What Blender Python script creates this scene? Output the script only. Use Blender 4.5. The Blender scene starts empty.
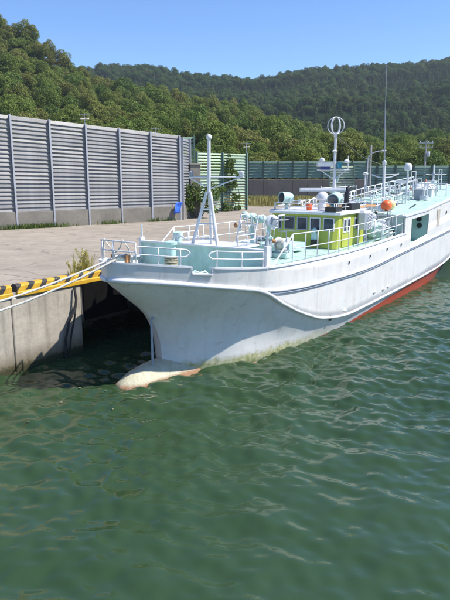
import bpy, math, random
import numpy as np
from mathutils import Vector, Matrix, Euler
R = math.radians
random.seed(7); rng = np.random.default_rng(7)
scene = bpy.context.scene
COL = scene.collection
# ------------------------------------------------------------------ camera, sky, sun, exposure
cam_d = bpy.data.cameras.new('camera'); cam = bpy.data.objects.new('camera', cam_d); COL.objects.link(cam)
cam_d.sensor_fit = 'VERTICAL'; cam_d.sensor_height = 24; cam_d.sensor_width = 18; cam_d.lens = 24
cam_d.clip_end = 3000
cam.location = (0, 0, 5.5)
cam.rotation_euler = (R(90) - math.atan(125/600), 0, 0)
scene.camera = cam
SUN_AZ, SUN_EL = R(-6), R(54)
world = bpy.data.worlds.new('World'); scene.world = world; world.use_nodes = True
wn = world.node_tree.nodes; wl = world.node_tree.links
bg = wn['Background']; sky = wn.new('ShaderNodeTexSky'); sky.sky_type = 'NISHITA'; sky.sun_disc = False
sky.sun_elevation = SUN_EL; sky.sun_rotation = R(90) - SUN_AZ
sky.air_density = 1.0; sky.dust_density = 0.0; sky.ozone_density = 6.0
bg.inputs['Strength'].default_value = 0.125
hs_ = wn.new('ShaderNodeHueSaturation'); hs_.inputs['Saturation'].default_value = 1.12; hs_.inputs['Hue'].default_value = .508
wl.new(sky.outputs[0], hs_.inputs['Color']); wl.new(hs_.outputs[0], bg.inputs['Color'])
sun_d = bpy.data.lights.new('sun', 'SUN'); sun = bpy.data.objects.new('sun', sun_d); COL.objects.link(sun)
sun_d.energy = 4.6; sun_d.angle = R(0.53); sun_d.color = (1.0, 0.95, 0.87)
sv = Vector((math.cos(SUN_AZ)*math.cos(SUN_EL), math.sin(SUN_AZ)*math.cos(SUN_EL), math.sin(SUN_EL)))
sun.rotation_euler = sv.to_track_quat('Z', 'Y').to_euler(); sun.location = (30, 0, 60)
scene.view_settings.view_transform = 'Standard'; scene.view_settings.look = 'None'
scene.view_settings.exposure = 0.64; scene.view_settings.gamma = 1.0; scene.view_settings.use_curve_mapping = False

# ------------------------------------------------------------------ helpers
def lin(r, g, b):
    f = lambda c: c/12.92 if c <= .04045 else ((c+.055)/1.055)**2.4
    return (f(r/255), f(g/255), f(b/255))
MATS = {}
def nd(nt, t, **kw):
    n = nt.nodes.new(t)
    for k, v in kw.items(): setattr(n, k, v)
    return n
def mathn(nt, op, a, b=None, c=None, clamp=False):
    n = nt.nodes.new('ShaderNodeMath'); n.operation = op; n.use_clamp = clamp
    for i, v in enumerate((a, b, c)):
        if v is None: continue
        if isinstance(v, (int, float)): n.inputs[i].default_value = v
        else: nt.links.new(v, n.inputs[i])
    return n.outputs[0]
def mixc(nt, fac, a, b):
    n = nt.nodes.new('ShaderNodeMix'); n.data_type = 'RGBA'
    for s, v in ((n.inputs[0], fac), (n.inputs[6], a), (n.inputs[7], b)):
        if isinstance(v, (int, float)): s.default_value = v
        elif isinstance(v, tuple): s.default_value = (*v[:3], 1)
        else: nt.links.new(v, s)
    return n.outputs[2]
def noise(nt, vec, scale, detail=4, rough=.6, dist=0):
    n = nt.nodes.new('ShaderNodeTexNoise'); n.inputs['Scale'].default_value = scale
    n.inputs['Detail'].default_value = detail; n.inputs['Roughness'].default_value = rough; n.inputs['Distortion'].default_value = dist
    if vec is not None: nt.links.new(vec, n.inputs['Vector'])
    return n.outputs['Fac']
def mapr(nt, v, a, b, c=0., d=1.):
    n = nt.nodes.new('ShaderNodeMapRange'); n.clamp = True
    nt.links.new(v, n.inputs[0])
    for i, x in enumerate((a, b, c, d)): n.inputs[i+1].default_value = x
    return n.outputs[0]
def scalev(nt, vec, s):
    n = nt.nodes.new('ShaderNodeMapping'); n.inputs['Scale'].default_value = s; nt.links.new(vec, n.inputs['Vector']); return n.outputs[0]
def newmat(name):
    m = bpy.data.materials.new(name); m.use_nodes = True; nt = m.node_tree
    b = nt.nodes['Principled BSDF']
    tc = nt.nodes.new('ShaderNodeTexCoord')
    return m, nt, b, tc.outputs['Object']
def bump(nt, b, h, strength=.3, dist=.02):
    n = nt.nodes.new('ShaderNodeBump'); n.inputs['Strength'].default_value = strength; n.inputs['Distance'].default_value = dist
    nt.links.new(h, n.inputs['Height']); nt.links.new(n.outputs[0], b.inputs['Normal'])
def mat(name, col, rough=.6, var=.12, scale=2.5, metal=0, bmp=.1, rust=0., rustcol=(.20, .085, .03), dirt=0., spec=.5):
    """painted / weathered surface"""
    if name in MATS: return MATS[name]
    m, nt, b, vec = newmat(name)
    n1 = noise(nt, vec, scale, 5, .65)
    dk = tuple(c*(1-var*1.6) for c in col); lt = tuple(min(1, c*(1+var)) for c in col)
    c = mixc(nt, mapr(nt, n1, .3, .7), dk, lt)
    if dirt:
        st = noise(nt, scalev(nt, vec, (6, 6, .7)), 1.2, 5, .6)
        c = mixc(nt, mapr(nt, st, .5, .8, 0, dirt), c, (.16, .14, .11))
    if rust:
        rn = noise(nt, scalev(nt, vec, (1, 1, .45)), scale*2.2, 6, .7)
        c = mixc(nt, mapr(nt, rn, .68-.12*rust, .74, 0, .85), c, rustcol)
    nt.links.new(c, b.inputs['Base Color'])
    b.inputs['Roughness'].default_value = rough; b.inputs['Metallic'].default_value = metal
    b.inputs['Specular IOR Level'].default_value = spec
    if bmp: bump(nt, b, noise(nt, vec, scale*9, 4, .6), bmp, .01)
    MATS[name] = m; return m

class MB:
    def __init__(s): s.v = []; s.f = []
    def add(s, v, f):
        o = len(s.v); s.v += [tuple(x) for x in v]; s.f += [tuple(i+o for i in q) for q in f]; return s
    def box(s, x0, x1, y0, y1, z0, z1):
        v = [(x, y, z) for z in (z0, z1) for y in (y0, y1) for x in (x0, x1)]
        return s.add(v, [(0, 2, 3, 1), (4, 5, 7, 6), (0, 1, 5, 4), (2, 6, 7, 3), (0, 4, 6, 2), (1, 3, 7, 5)])
    def bbox(s, x0, x1, y0, y1, z0, z1, b=.02):
        """box with chamfered vertical and top edges"""
        def ring(z, k): return [(x0+k+b, y0+k, z), (x1-k-b, y0+k, z), (x1-k, y0+k+b, z), (x1-k, y1-k-b, z), (x1-k-b, y1-k, z), (x0+k+b, y1-k, z), (x0+k, y1-k-b, z), (x0+k, y0+k+b, z)]
        v = ring(z0, 0)+ring(z1-b, 0)+ring(z1, b*.8)
        f = [(i, (i+1) % 8, (i+1) % 8+8, i+8) for i in range(8)]+[(i+8, (i+1) % 8+8, (i+1) % 8+16, i+16) for i in range(8)]
        f += [tuple(range(16, 24)), tuple(range(7, -1, -1))]
        return s.add(v, f)
    def tube(s, pts, r, seg=6, closed=False):
        P = [Vector(p) for p in pts]; n = len(P)
        rs = r if isinstance(r, (list, tuple)) else [r]*n
        T = []
        for i in range(n):
            if closed: t = P[(i+1) % n]-P[i-1]
            else: t = P[min(i+1, n-1)]-P[max(i-1, 0)]
            T.append(t.normalized() if t.length > 1e-9 else Vector((0, 0, 1)))
        up = Vector((0, 0, 1)) if abs(T[0].z) < .9 else Vector((1, 0, 0))
        nrm = T[0].cross(up).normalized(); V = []
        for i in range(n):
            if i: nrm = (nrm - T[i]*nrm.dot(T[i])).normalized()
            bi = T[i].cross(nrm)
            for k in range(seg):
                a = 2*math.pi*k/seg; V.append(P[i]+(nrm*math.cos(a)+bi*math.sin(a))*rs[i])
        F = []; m = n if closed else n-1
        for i in range(m):
            j = (i+1) % n
            for k in range(seg): F.append((i*seg+k, i*seg+(k+1) % seg, j*seg+(k+1) % seg, j*seg+k))
        if not closed: F += [tuple(range(seg-1, -1, -1)), tuple((n-1)*seg+k for k in range(seg))]
        return s.add(V, F)
    def lathe(s, prof, c=(0, 0, 0), axis=(0, 0, 1), seg=14):
        """prof: (radius, height) along axis"""
        q = Vector((0, 0, 1)).rotation_difference(Vector(axis).normalized()); c = Vector(c); V = []
        for r, h in prof:
            for k in range(seg):
                a = 2*math.pi*k/seg; V.append(c+q @ Vector((r*math.cos(a), r*math.sin(a), h)))
        n = len(prof)
        F = [(i*seg+k, i*seg+(k+1) % seg, (i+1)*seg+(k+1) % seg, (i+1)*seg+k) for i in range(n-1) for k in range(seg)]
        F += [tuple(range(seg-1, -1, -1)), tuple((n-1)*seg+k for k in range(seg))]
        return s.add(V, F)
    def ball(s, c, rx, ry=None, rz=None, seg=14, rings=9):
        ry = ry or rx; rz = rz or rx; V = []; F = []
        for i in range(rings+1):
            t = math.pi*i/rings
            for k in range(seg):
                a = 2*math.pi*k/seg
                V.append((c[0]+rx*math.sin(t)*math.cos(a), c[1]+ry*math.sin(t)*math.sin(a), c[2]-rz*math.cos(t)))
        for i in range(rings):
            for k in range(seg): F.append((i*seg+k, i*seg+(k+1) % seg, (i+1)*seg+(k+1) % seg, (i+1)*seg+k))
        return s.add(V, F)
    def prism(s, poly, off):
        """polygon (3d points) extruded by vector off"""
        n = len(poly); o = Vector(off); V = [Vector(p) for p in poly]; V += [p+o for p in V]
        F = [tuple(range(n-1, -1, -1)), tuple(range(n, 2*n))]+[(i, (i+1) % n, (i+1) % n+n, i+n) for i in range(n)]
        return s.add(V, F)
    def mesh(s, name, m, smooth=False, angle=None):
        me = bpy.data.meshes.new(name); me.from_pydata([tuple(x) for x in s.v], [], s.f)
        if m: me.materials.append(m)
        fix_normals(me)
        if smooth:
            me.shade_smooth()
            if angle: me.set_sharp_from_angle(angle=R(angle))
        return me
    def build(s, name, m, parent=None, smooth=False, angle=40):
        return link(name, s.mesh(name, m, smooth, angle), parent)
import bmesh
def fix_normals(me):
    bm = bmesh.new(); bm.from_mesh(me); bmesh.ops.recalc_face_normals(bm, faces=bm.faces); bm.to_mesh(me); bm.free()
def link(name, me, parent=None):
    o = bpy.data.objects.new(name, me); COL.objects.link(o)
    if parent: o.parent = parent
    return o
def tag(o, label=None, cat=None, group=None, kind=None):
    for k, v in (('label', label), ('category', cat), ('group', group), ('kind', kind)):
        if v: o[k] = v
    return o
def empty(name, loc=(0, 0, 0), rz=0.):
    o = bpy.data.objects.new(name, None); COL.objects.link(o); o.location = loc; o.rotation_euler = (0, 0, rz); o.empty_display_size = .2
    return o
def npmesh(name, V, F, m, smooth=False):
    me = bpy.data.meshes.new(name); V = np.asarray(V, np.float32); F = np.asarray(F, np.int32)
    me.vertices.add(len(V)); me.vertices.foreach_set('co', V.ravel())
    k = F.shape[1]; me.loops.add(F.size); me.loops.foreach_set('vertex_index', F.ravel())
    me.polygons.add(len(F)); me.polygons.foreach_set('loop_start', np.arange(0, F.size, k, dtype=np.int32))
    me.polygons.foreach_set('loop_total', np.full(len(F), k, np.int32))
    me.update(calc_edges=True); me.validate()
    if m: me.materials.append(m)
    if smooth: me.shade_smooth()
    return me
def pchip(xs, ys):
    xs = np.array(xs, float); ys = np.array(ys, float); h = np.diff(xs); d = np.diff(ys)/h; m = np.zeros(len(xs))
    for i in range(1, len(xs)-1):
        if d[i-1]*d[i] > 0:
            w1 = 2*h[i]+h[i-1]; w2 = h[i]+2*h[i-1]; m[i] = (w1+w2)/(w1/d[i-1]+w2/d[i])
    m[0] = d[0]; m[-1] = d[-1]
    def f(x):
        x = np.clip(np.asarray(x, float), xs[0], xs[-1]); i = np.clip(np.searchsorted(xs, x)-1, 0, len(h)-1)
        t = (x-xs[i])/h[i]; return ((1+2*t)*(1-t)**2*ys[i]+t*(1-t)**2*h[i]*m[i]+t*t*(3-2*t)*ys[i+1]+t*t*(t-1)*h[i]*m[i+1])
    return f
def nz2(x, y, seed=0):
    """cheap smooth value noise from sines, about -1..1"""
    r = np.random.default_rng(seed); out = 0
    for k in range(7):
        a = r.uniform(0, 2*math.pi); w = r.uniform(.6, 1.6); out = out+np.sin((x*math.cos(a)+y*math.sin(a))*w+r.uniform(0, 6.28))
    return out/4
# the berth's frame: x runs aft along the boat and the quay, y runs from the water to the land
BERTH = (-2.6, 15.3, 0); BANG = R(56)
def berth_root(name): return empty(name, BERTH, BANG)
def place_berth(o): o.location = BERTH; o.rotation_euler = (0, 0, BANG); return o
def B2W(s, n, z):
    c, sn = math.cos(BANG), math.sin(BANG)
    return (BERTH[0]+s*c+n*sn, BERTH[1]+s*sn-n*c, z)
def L(s, n, z): return (s, -n, z)

# ------------------------------------------------------------------ water
def make_water():
    m, nt, b, vec = newmat('harbour_water')
    n1 = noise(nt, vec, .12, 3, .5)
    c = mixc(nt, mapr(nt, n1, .3, .7), (.025, .052, .021), (.033, .065, .029))
    nt.links.new(c, b.inputs['Base Color']); b.inputs['Roughness'].default_value = .012; b.inputs['IOR'].default_value = 1.333
    h1 = noise(nt, scalev(nt, vec, (1, 1.5, 1)), 4.5, 4, .55, .4)
    bump(nt, b, h1, .11, .05)
    def axis(fine0, fine1, step, lo, hi, g=1.12):
        a = list(np.arange(fine0, fine1, step)); st = step; x = fine0; left = []
        while x > lo: st *= g; x -= st; left.append(x)
        st = step; x = a[-1]; right = []
        while x < hi: st *= g; x += st; right.append(x)
        return np.array(left[::-1]+a+right)
    X = axis(-7.5, 13, .05, -90, 160); Y = axis(5.6, 30, .05, -60, 130)
    gx, gy = np.meshgrid(X, Y); z = np.zeros_like(gx); r = np.random.default_rng(3)
    for k in range(60):
        lam = .26*(2.3/.26)**(r.random()**1.1); a = R(64)+r.normal(0, .6); kk = 2*math.pi/lam
        amp = .0110*lam**.92*r.uniform(.5, 1.2)
        z += amp*np.sin(kk*(gx*math.cos(a)+gy*math.sin(a))+r.uniform(0, 6.28)+.8*nz2(gx*.35, gy*.35, k))
    z *= .72+.42*nz2(gx*.22, gy*.3, 99)
    d = np.maximum(np.gradient(X)[None, :], np.gradient(Y)[:, None]); z *= np.clip(1.6-d*4, 0, 1)
    nx, ny = len(X), len(Y); idx = np.arange(nx*ny).reshape(ny, nx)
    F = np.stack([idx[:-1, :-1], idx[:-1, 1:], idx[1:, 1:], idx[1:, :-1]], -1).reshape(-1, 4)
    o = link('water', npmesh('water', np.stack([gx, gy, z], -1).reshape(-1, 3), F, m, True)); tag(o, kind='structure')
make_water()

# ------------------------------------------------------------------ quay
def concrete(name, col, scale=.6, crack=True, algae=False):
    m, nt, b, vec = newmat(name)
    n1 = noise(nt, vec, scale, 6, .7); n2 = noise(nt, vec, scale*7, 5, .7)
    c = mixc(nt, mapr(nt, n1, .3, .7), tuple(x*.74 for x in col), tuple(min(1, x*1.16) for x in col))
    c = mixc(nt, mapr(nt, n2, .45, .75, 0, .35), c, tuple(x*.55 for x in col))
    if algae:
        st = noise(nt, scalev(nt, vec, (5, 5, .35)), 1.0, 5, .65)
        c = mixc(nt, mapr(nt, st, .48, .75, 0, .55), c, (.10, .088, .07))
        sep = nd(nt, 'ShaderNodeSeparateXYZ'); nt.links.new(vec, sep.inputs[0]); z = sep.outputs[2]
        e = mathn(nt, 'ADD', z, mathn(nt, 'MULTIPLY', n2, .35))
        c = mixc(nt, mapr(nt, e, .85, .42, 0, .8), c, (.13, .105, .055))
        c = mixc(nt, mapr(nt, e, .42, .30, 0, .95), c, (.045, .042, .018))
    if crack:
        v = nd(nt, 'ShaderNodeTexVoronoi', feature='DISTANCE_TO_EDGE'); v.inputs['Scale'].default_value = .16
        wob = nd(nt, 'ShaderNodeMapping'); nt.links.new(vec, wob.inputs['Vector'])
        nn = nd(nt, 'ShaderNodeTexNoise'); nn.inputs['Scale'].default_value = .8; nt.links.new(vec, nn.inputs['Vector'])
        ad = nd(nt, 'ShaderNodeVectorMath', operation='MULTIPLY_ADD'); nt.links.new(nn.outputs['Color'], ad.inputs[0])
        ad.inputs[1].default_value = (1.6, 1.6, 0); nt.links.new(vec, ad.inputs[2]); nt.links.new(ad.outputs[0], v.inputs['Vector'])
        c = mixc(nt, mapr(nt, v.outputs['Distance'], .009, .002, 0, .38), c, (.09, .08, .065))
        oi = nd(nt, 'ShaderNodeObjectInfo'); hv = nd(nt, 'ShaderNodeHueSaturation'); nt.links.new(c, hv.inputs['Color']); nt.links.new(mapr(nt, oi.outputs['Random'], 0, 1, .93, 1.06), hv.inputs['Value']); c = hv.outputs[0]
        geo = nd(nt, 'ShaderNodeNewGeometry'); wn1 = noise(nt, scalev(nt, geo.outputs['Position'], (.35, .8, 1)), .45, 6, .75, .6)
        c = mixc(nt, mapr(nt, wn1, .54, .74, 0, .35), c, (.19, .165, .13)); c = mixc(nt, mapr(nt, wn1, .44, .3, 0, .3), c, (.40, .365, .31))
    nt.links.new(c, b.inputs['Base Color']); b.inputs['Roughness'].default_value = .9; b.inputs['Specular IOR Level'].default_value = .25
    bump(nt, b, n2, .5, .02)
    return m
M_apron = concrete('apron_concrete', (.335, .288, .228))
M_wall = concrete('quay_wall_concrete', (.43, .385, .32), 1.1, False, True)
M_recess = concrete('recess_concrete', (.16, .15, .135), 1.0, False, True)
M_oldwall = concrete('old_wall_concrete', (.215, .185, .155), .7, False)
M_base = concrete('fence_base_concrete', (.235, .215, .18), .9, False)
QN = 3.35; QZ = 2.3; CORN = 1.55
M_shade = mat('shade_black', (.006, .006, .006), .95, .3, 3, spec=.1)  # near-black colour that makes the beam face read as shaded
def make_quay():
    q = MB()
    q.box(-60, CORN-.01, QN+.35, 130, -3, QZ-.16); q.box(CORN-.005, 95, QN+2.6, 130, -3, QZ-.16); q.box(CORN, 95, QN+.44, QN+2.595, 1.95, QZ-.16)             # fill
    fill = q.build('quay', M_base); place_berth(fill); tag(fill, kind='structure')
    # apron slabs, each one laid with an open joint
    sw, sd = 6.0, 5.0
    me = MB().bbox(.012, sw-.012, .012, sd-.012, -.14, 0, .012).mesh('slab', M_apron)
    for i in range(-5, 14):
        for j in range(0, 14):
            o = link('slab', me, fill); o.location = (i*sw+.9, QN+.46+j*sd, QZ+random.uniform(-.006, .006))
    # near quay wall in cast sections
    edges = [-19, -13, -7, -1.02, CORN]
    for a, b_ in zip(edges[:-1], edges[1:]):
        s = MB(); s.bbox(a+.012, b_-.012, QN, QN+.34, -3, 2.13, .02); s.build('wall_section', M_wall, fill)
    s = MB(); s.box(-19, CORN, QN+.02, QN+.45, 2.135, QZ-.01); s.build('edge_beam', M_wall, fill)
    # recessed berth behind the boat: deck beam, back wall and piers
    s = MB(); s.box(CORN+.005, 95, QN+.02, QN+.46, .95, QZ-.01); s.build('deck_beam', M_recess, fill)  # beam made this deep to keep sunlight out of the recess
    s = MB(); s.bbox(CORN+.06, 40, QN-.04, QN+.017, .98, 2.12, .02); s.build('shade_facing', M_shade, fill)  # added dark strip, stands in for shade under the kerb
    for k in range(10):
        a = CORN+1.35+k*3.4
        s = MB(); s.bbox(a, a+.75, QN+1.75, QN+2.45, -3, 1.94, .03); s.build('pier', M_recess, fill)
make_quay()
def stripes_mat():
    m, nt, b, vec = newmat('kerb_stripes')
    sep = nd(nt, 'ShaderNodeSeparateXYZ'); nt.links.new(vec, sep.inputs[0])
    u = mathn(nt, 'MULTIPLY_ADD', sep.outputs[2], -.9, sep.outputs[0])
    wob = noise(nt, vec, 14, 4, .6)
    u = mathn(nt, 'MULTIPLY_ADD', wob, .03, u)
    fr = mathn(nt, 'FRACT', mathn(nt, 'DIVIDE', mathn(nt, 'ADD', u, 40), .47))
    k = mathn(nt, 'GREATER_THAN', fr, .58)
    n1 = noise(nt, vec, 5, 5, .7)
    y = mixc(nt, mapr(nt, n1, .35, .7), (.50, .275, .015), (.66, .40, .03)); bl = mixc(nt, mapr(nt, n1, .3, .7), (.018, .018, .02), (.05, .048, .045))
    c = mixc(nt, k, y, bl); c = mixc(nt, mapr(nt, noise(nt, vec, 9, 6, .75), .6, .7, 0, .8), c, (.26, .235, .2))
    nt.links.new(c, b.inputs['Base Color']); b.inputs['Roughness'].default_value = .75
    bump(nt, b, n1, .3, .01); return m
M_str = stripes_mat()
M_yel = mat('yellow_edge_paint', (.60, .35, .02), .6, .2, 4, rust=.5, rustcol=(.16, .10, .05))
def kerb(a, b_, label):
    r = berth_root('kerb')
    s = MB(); y0 = QN-.02; prof = [(y0, 2.304), (y0, 2.44), (y0+.05, 2.50), (y0+.2, 2.50), (y0+.25, 2.45), (y0+.25, 2.304)]
    s.prism([(a, y, z) for y, z in prof], (b_-a, 0, 0)); s.build('striped_block', M_str, r)
    s = MB(); y0 = QN-.055; s.prism([(a, y0+.02, 2.145), (a, y0, 2.17), (a, y0, 2.27), (a, y0+.03, 2.30), (a, y0+.07, 2.30), (a, y0+.07, 2.145)], (b_-a, 0, 0)); s.build('edge_strip', M_yel, r)
    tag(r, label, 'kerb', 'striped kerbs along the quay edge')
kerb(-.82, 2.75, 'yellow and black striped kerb on the quay edge beside the bow')
kerb(-6.2, -.98, 'striped kerb cut off by the left edge of the picture, black end showing')
kerb(3.0, 14.5, 'striped kerb on the quay edge hidden behind the white boat')

V = []; F = []; fr_ = random.Random(8)
for i in range(70):
    q = fr_.random()**2; x, y, _ = B2W(fr_.uniform(-6, 4.5), -3.25+q*4.5, 0); a = fr_.uniform(0, 3.14); w = fr_.uniform(.012, .05); h = w*fr_.uniform(.3, .8); k = len(V)
    for u, v in ((-1, -.4), (.1, -1), (1, .3), (-.2, 1)): V.append((x+u*w*math.cos(a)-v*h*math.sin(a), y+u*w*math.sin(a)+v*h*math.cos(a), .035))
    F.append((k, k+1, k+2, k+3))
tag(link('flotsam', npmesh('flotsam', V, F, mat('flotsam', (.20, .18, .10), .8, .3, 9))), 'small floating scraps on the water by the quay wall', 'flotsam', kind='stuff')
# ------------------------------------------------------------------ hills and woods
def soil():
    m, nt, b, vec = newmat('hill_soil'); n1 = noise(nt, vec, .05, 5)
    nt.links.new(mixc(nt, n1, (.014, .028, .010), (.022, .036, .012)), b.inputs['Base Color']); b.inputs['Roughness'].default_value = 1; b.inputs['Specular IOR Level'].default_value = 0; return m
M_soil = soil()
def leaf_mat(name, stops, sc=.02, trans=.25, var=.5, acc=(.19, .215, .04), far=False):
    m, nt, b, vec = newmat(name)
    geo = nd(nt, 'ShaderNodeNewGeometry'); oi = nd(nt, 'ShaderNodeObjectInfo')
    n1 = noise(nt, geo.outputs['Position'], sc, 3, .6)
    r = mathn(nt, 'ADD', mathn(nt, 'MULTIPLY', mapr(nt, n1, .35, .65), 1-var), mathn(nt, 'MULTIPLY', oi.outputs['Random'], var))
    ramp = nd(nt, 'ShaderNodeValToRGB'); nt.links.new(r, ramp.inputs[0]); e = ramp.color_ramp.elements
    while len(e) < len(stops): e.new(.5)
    for i, c in enumerate(stops): e[i].position = i/(len(stops)-1); e[i].color = (*c, 1)
    isl = geo.outputs['Random Per Island']
    c = mixc(nt, mapr(nt, isl, 0, 1, 0, .45), ramp.outputs[0], acc)
    hs = nd(nt, 'ShaderNodeHueSaturation'); nt.links.new(c, hs.inputs['Color']); nt.links.new(mapr(nt, isl, 0, 1, .7, 1.25), hs.inputs['Value'])
    col_ = hs.outputs[0]
    if far:      # darker, bluer leaf colour on the high ground beyond the bay
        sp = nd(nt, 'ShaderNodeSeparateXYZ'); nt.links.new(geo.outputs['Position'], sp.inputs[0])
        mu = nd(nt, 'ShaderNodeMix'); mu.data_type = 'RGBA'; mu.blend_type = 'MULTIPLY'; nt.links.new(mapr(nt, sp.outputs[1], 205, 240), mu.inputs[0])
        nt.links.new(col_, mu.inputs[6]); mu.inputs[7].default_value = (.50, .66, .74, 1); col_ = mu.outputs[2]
    nt.links.new(col_, b.inputs['Base Color']); b.inputs['Roughness'].default_value = .7; b.inputs['Specular IOR Level'].default_value = .25
    tr = nd(nt, 'ShaderNodeBsdfTranslucent'); nt.links.new(col_, tr.inputs['Color'])
    mx = nd(nt, 'ShaderNodeMixShader'); mx.inputs[0].default_value = trans
    nt.links.new(b.outputs[0], mx.inputs[1]); nt.links.new(tr.outputs[0], mx.inputs[2])
    nt.links.new(mx.outputs[0], nt.nodes['Material Output'].inputs['Surface']); return m
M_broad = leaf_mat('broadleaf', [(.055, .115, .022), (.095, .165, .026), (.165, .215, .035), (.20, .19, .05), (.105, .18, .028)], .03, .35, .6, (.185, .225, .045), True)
M_con = leaf_mat('cedar', [(.035, .078, .034), (.045, .095, .036), (.065, .115, .034), (.10, .135, .042)], .012, .25, .3)
M_bush = leaf_mat('shrub_leaf', [(.055, .12, .025), (.10, .17, .035)], .5, .35)
M_dry = leaf_mat('dry_weed', [(.42, .38, .08), (.60, .52, .15)], 2., .4, .5, (.62, .55, .20))
M_grass = leaf_mat('grass_blade', [(.17, .21, .05), (.33, .30, .09), (.40, .35, .14)], .4, .35, .5, (.42, .38, .15))
M_bark = mat('bark', (.09, .07, .05), .95, .25, 4, bmp=.4)
def leaves(centres, radii, per, size, r, squash=.85, up=.25):
    """leaf quads scattered over lumps; returns V, F"""
    VV = []
    for (cx, cy, cz), rad in zip(centres, radii):
        d = r.normal(size=(per, 3)); d /= np.linalg.norm(d, axis=1)[:, None]; d[:, 2] = np.where(d[:, 2] < -.55, -d[:, 2], d[:, 2])
        rr = rad*(r.random(per)**.33*.5+.55)
        p = np.array([cx, cy, cz])+d*rr[:, None]*np.array([1, 1, squash])
        nrm = d+r.normal(0, .55, (per, 3))+np.array([0, 0, up]); nrm /= np.linalg.norm(nrm, axis=1)[:, None]
        t = np.cross(nrm, r.normal(size=(per, 3))); t /= np.linalg.norm(t, axis=1)[:, None]; bt = np.cross(nrm, t)
        s = size*r.uniform(.6, 1.35, per)[:, None]; w = s*r.uniform(.55, .9, per)[:, None]
        VV.append(np.stack([p-t*s*.5, p+bt*w*.5, p+t*s*.5, p-bt*w*.5], 1))
    V = np.concatenate(VV).reshape(-1, 3); F = np.arange(len(V)).reshape(-1, 4)
    return V, F
def crown_broad(seed, rad=3.0, n=17, per=380, size=.23):
    r = np.random.default_rng(seed); C = []; RR = []
    for k in range(n):
        a = r.uniform(0, 6.28); q = rad*.78*math.sqrt(r.random()); h = r.uniform(-.35, .75)*rad*math.sqrt(max(.05, 1-(q/rad)**2))
        C.append((q*math.cos(a), q*math.sin(a), rad*1.05+h)); RR.append(rad*r.uniform(.28, .48))
    V, F = leaves(C, RR, per, size, r); return V, F
def crown_cone(seed, rad=2.1, H=9., size=.6):
    r = np.random.default_rng(seed); C = []; RR = []
    for k in range(20):
        t = (k+.5)/20; a = k*2.4; q = rad*(1-t)**.75*.62
        C.append((q*math.cos(a), q*math.sin(a), 1.0+t*(H-1.2))); RR.append(max(.35, rad*(1-t)**.8*.62))
    return leaves(C, RR, 46, size, r, .8)
broad_me = [npmesh('crown', *crown_broad(20+i, [3.0, 3.3, 2.7, 3.1][i]), M_broad) for i in range(4)]
cone_me = [npmesh('crown', *crown_cone(40+i, [2.2, 1.9, 2.5][i], [9, 10, 8][i]), M_con) for i in range(3)]
def trunk_mesh(h, r0):
    t = MB(); t.tube([(0, 0, -1.2), (.05, .02, h*.4), (-.06, .05, h*.75), (0, 0, h)], [r0*1.25, r0, r0*.75, r0*.4], 7)
    for k in range(4):
        a = k*1.6; t.tube([(0, 0, h*.55), (math.cos(a)*.7, math.sin(a)*.7, h*.8), (math.cos(a)*1.3, math.sin(a)*1.3, h*.98)], [r0*.45, r0*.3, r0*.12], 5)
    return t.mesh('trunk', M_bark, True)
trunk_me = trunk_mesh(3.6, .22)
RIDGE_A = [(-130, 200, 52), (-88.3, 200, 52), (-79.26, 200, 50), (-70.27, 200, 46.77), (-64.14, 200, 45.01), (-56.59, 200, 40.59), (-47.49, 200, 34.02), (-39.73, 200, 30.39), (-30.28, 200, 27.96), (-20.76, 200, 26.13), (-8.0, 200, 23.68), (4.81, 200, 21.21), (14.5, 200, 17.8), (24.25, 200, 14.36), (34.06, 200, 11.22), (43.85, 200, 9.95), (56.79, 200, 10.9), (66.52, 200, 10.9), (76.33, 200, 9.95), (130, 200, 8.68)]
RIDGE_B = [(-300, 520, 80), (-234.1, 520, 85.11), (-185.41, 520, 77.3), (-135.7, 520, 81.99), (-102.57, 520, 87.44), (-69.73, 520, 88.22), (-37.0, 520, 82.77), (-4.12, 520, 79.65), (24.72, 520, 77.3), (53.46, 520, 81.99), (78.01, 520, 85.89), (110.78, 520, 87.44), (131.21, 520, 88.99), (151.66, 520, 89.77), (184.1, 520, 94.41), (224.08, 520, 104.41), (272.53, 520, 108.24), (340, 520, 105)]
RIDGE_C = [(10, 380, 3), (46.09, 380, 21.74), (64.06, 380, 34.77), (82.01, 380, 42.37), (102.8, 380, 50.49), (117.73, 380, 53.38), (135.58, 380, 56.82), (165.17, 380, 62.54), (201.21, 380, 62.54), (260, 380, 60)]
def hill(name, ridge, foot, shape, amp, seed, back=60):
    """one slope from foot (y at each x) to ridge and down again behind; returns z(x, t)"""
    rx = [p[0] for p in ridge]; rz = [p[2] for p in ridge]; ry = ridge[0][1]
    fz = pchip(rx, rz)
    def surf(x, t):
        yf = np.interp(x, *foot); y = yf+(ry-yf)*np.minimum(t, 1)+back*np.maximum(t-1, 0)
        zr = fz(x); k = np.clip(t, 0, 1); z = 2.0+(zr-2.0)*(k**shape*(1-.25*np.sin(math.pi*k)*.3))
        z = z+amp*nz2(x*.055, y*.055, seed)*np.sin(math.pi*np.clip(k, 0, 1))*1.0
        z = z-np.maximum(t-1, 0)*back*.35
        return y, z
    X = np.linspace(rx[0], rx[-1], 110); T = np.concatenate([np.linspace(0, 1, 34), np.linspace(1.1, 2, 5)])
    gx, gt = np.meshgrid(X, T); gy, gz = surf(gx, gt)
    n, k = len(X), len(T); idx = np.arange(n*k).reshape(k, n)
    F = np.stack([idx[:-1, :-1], idx[:-1, 1:], idx[1:, 1:], idx[1:, :-1]], -1).reshape(-1, 4)
    o = link(name, npmesh(name, np.stack([gx, gy, gz], -1).reshape(-1, 3), F, M_soil, True)); tag(o, kind='structure')
    return surf, rx[0], rx[-1], ry, foot
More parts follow.
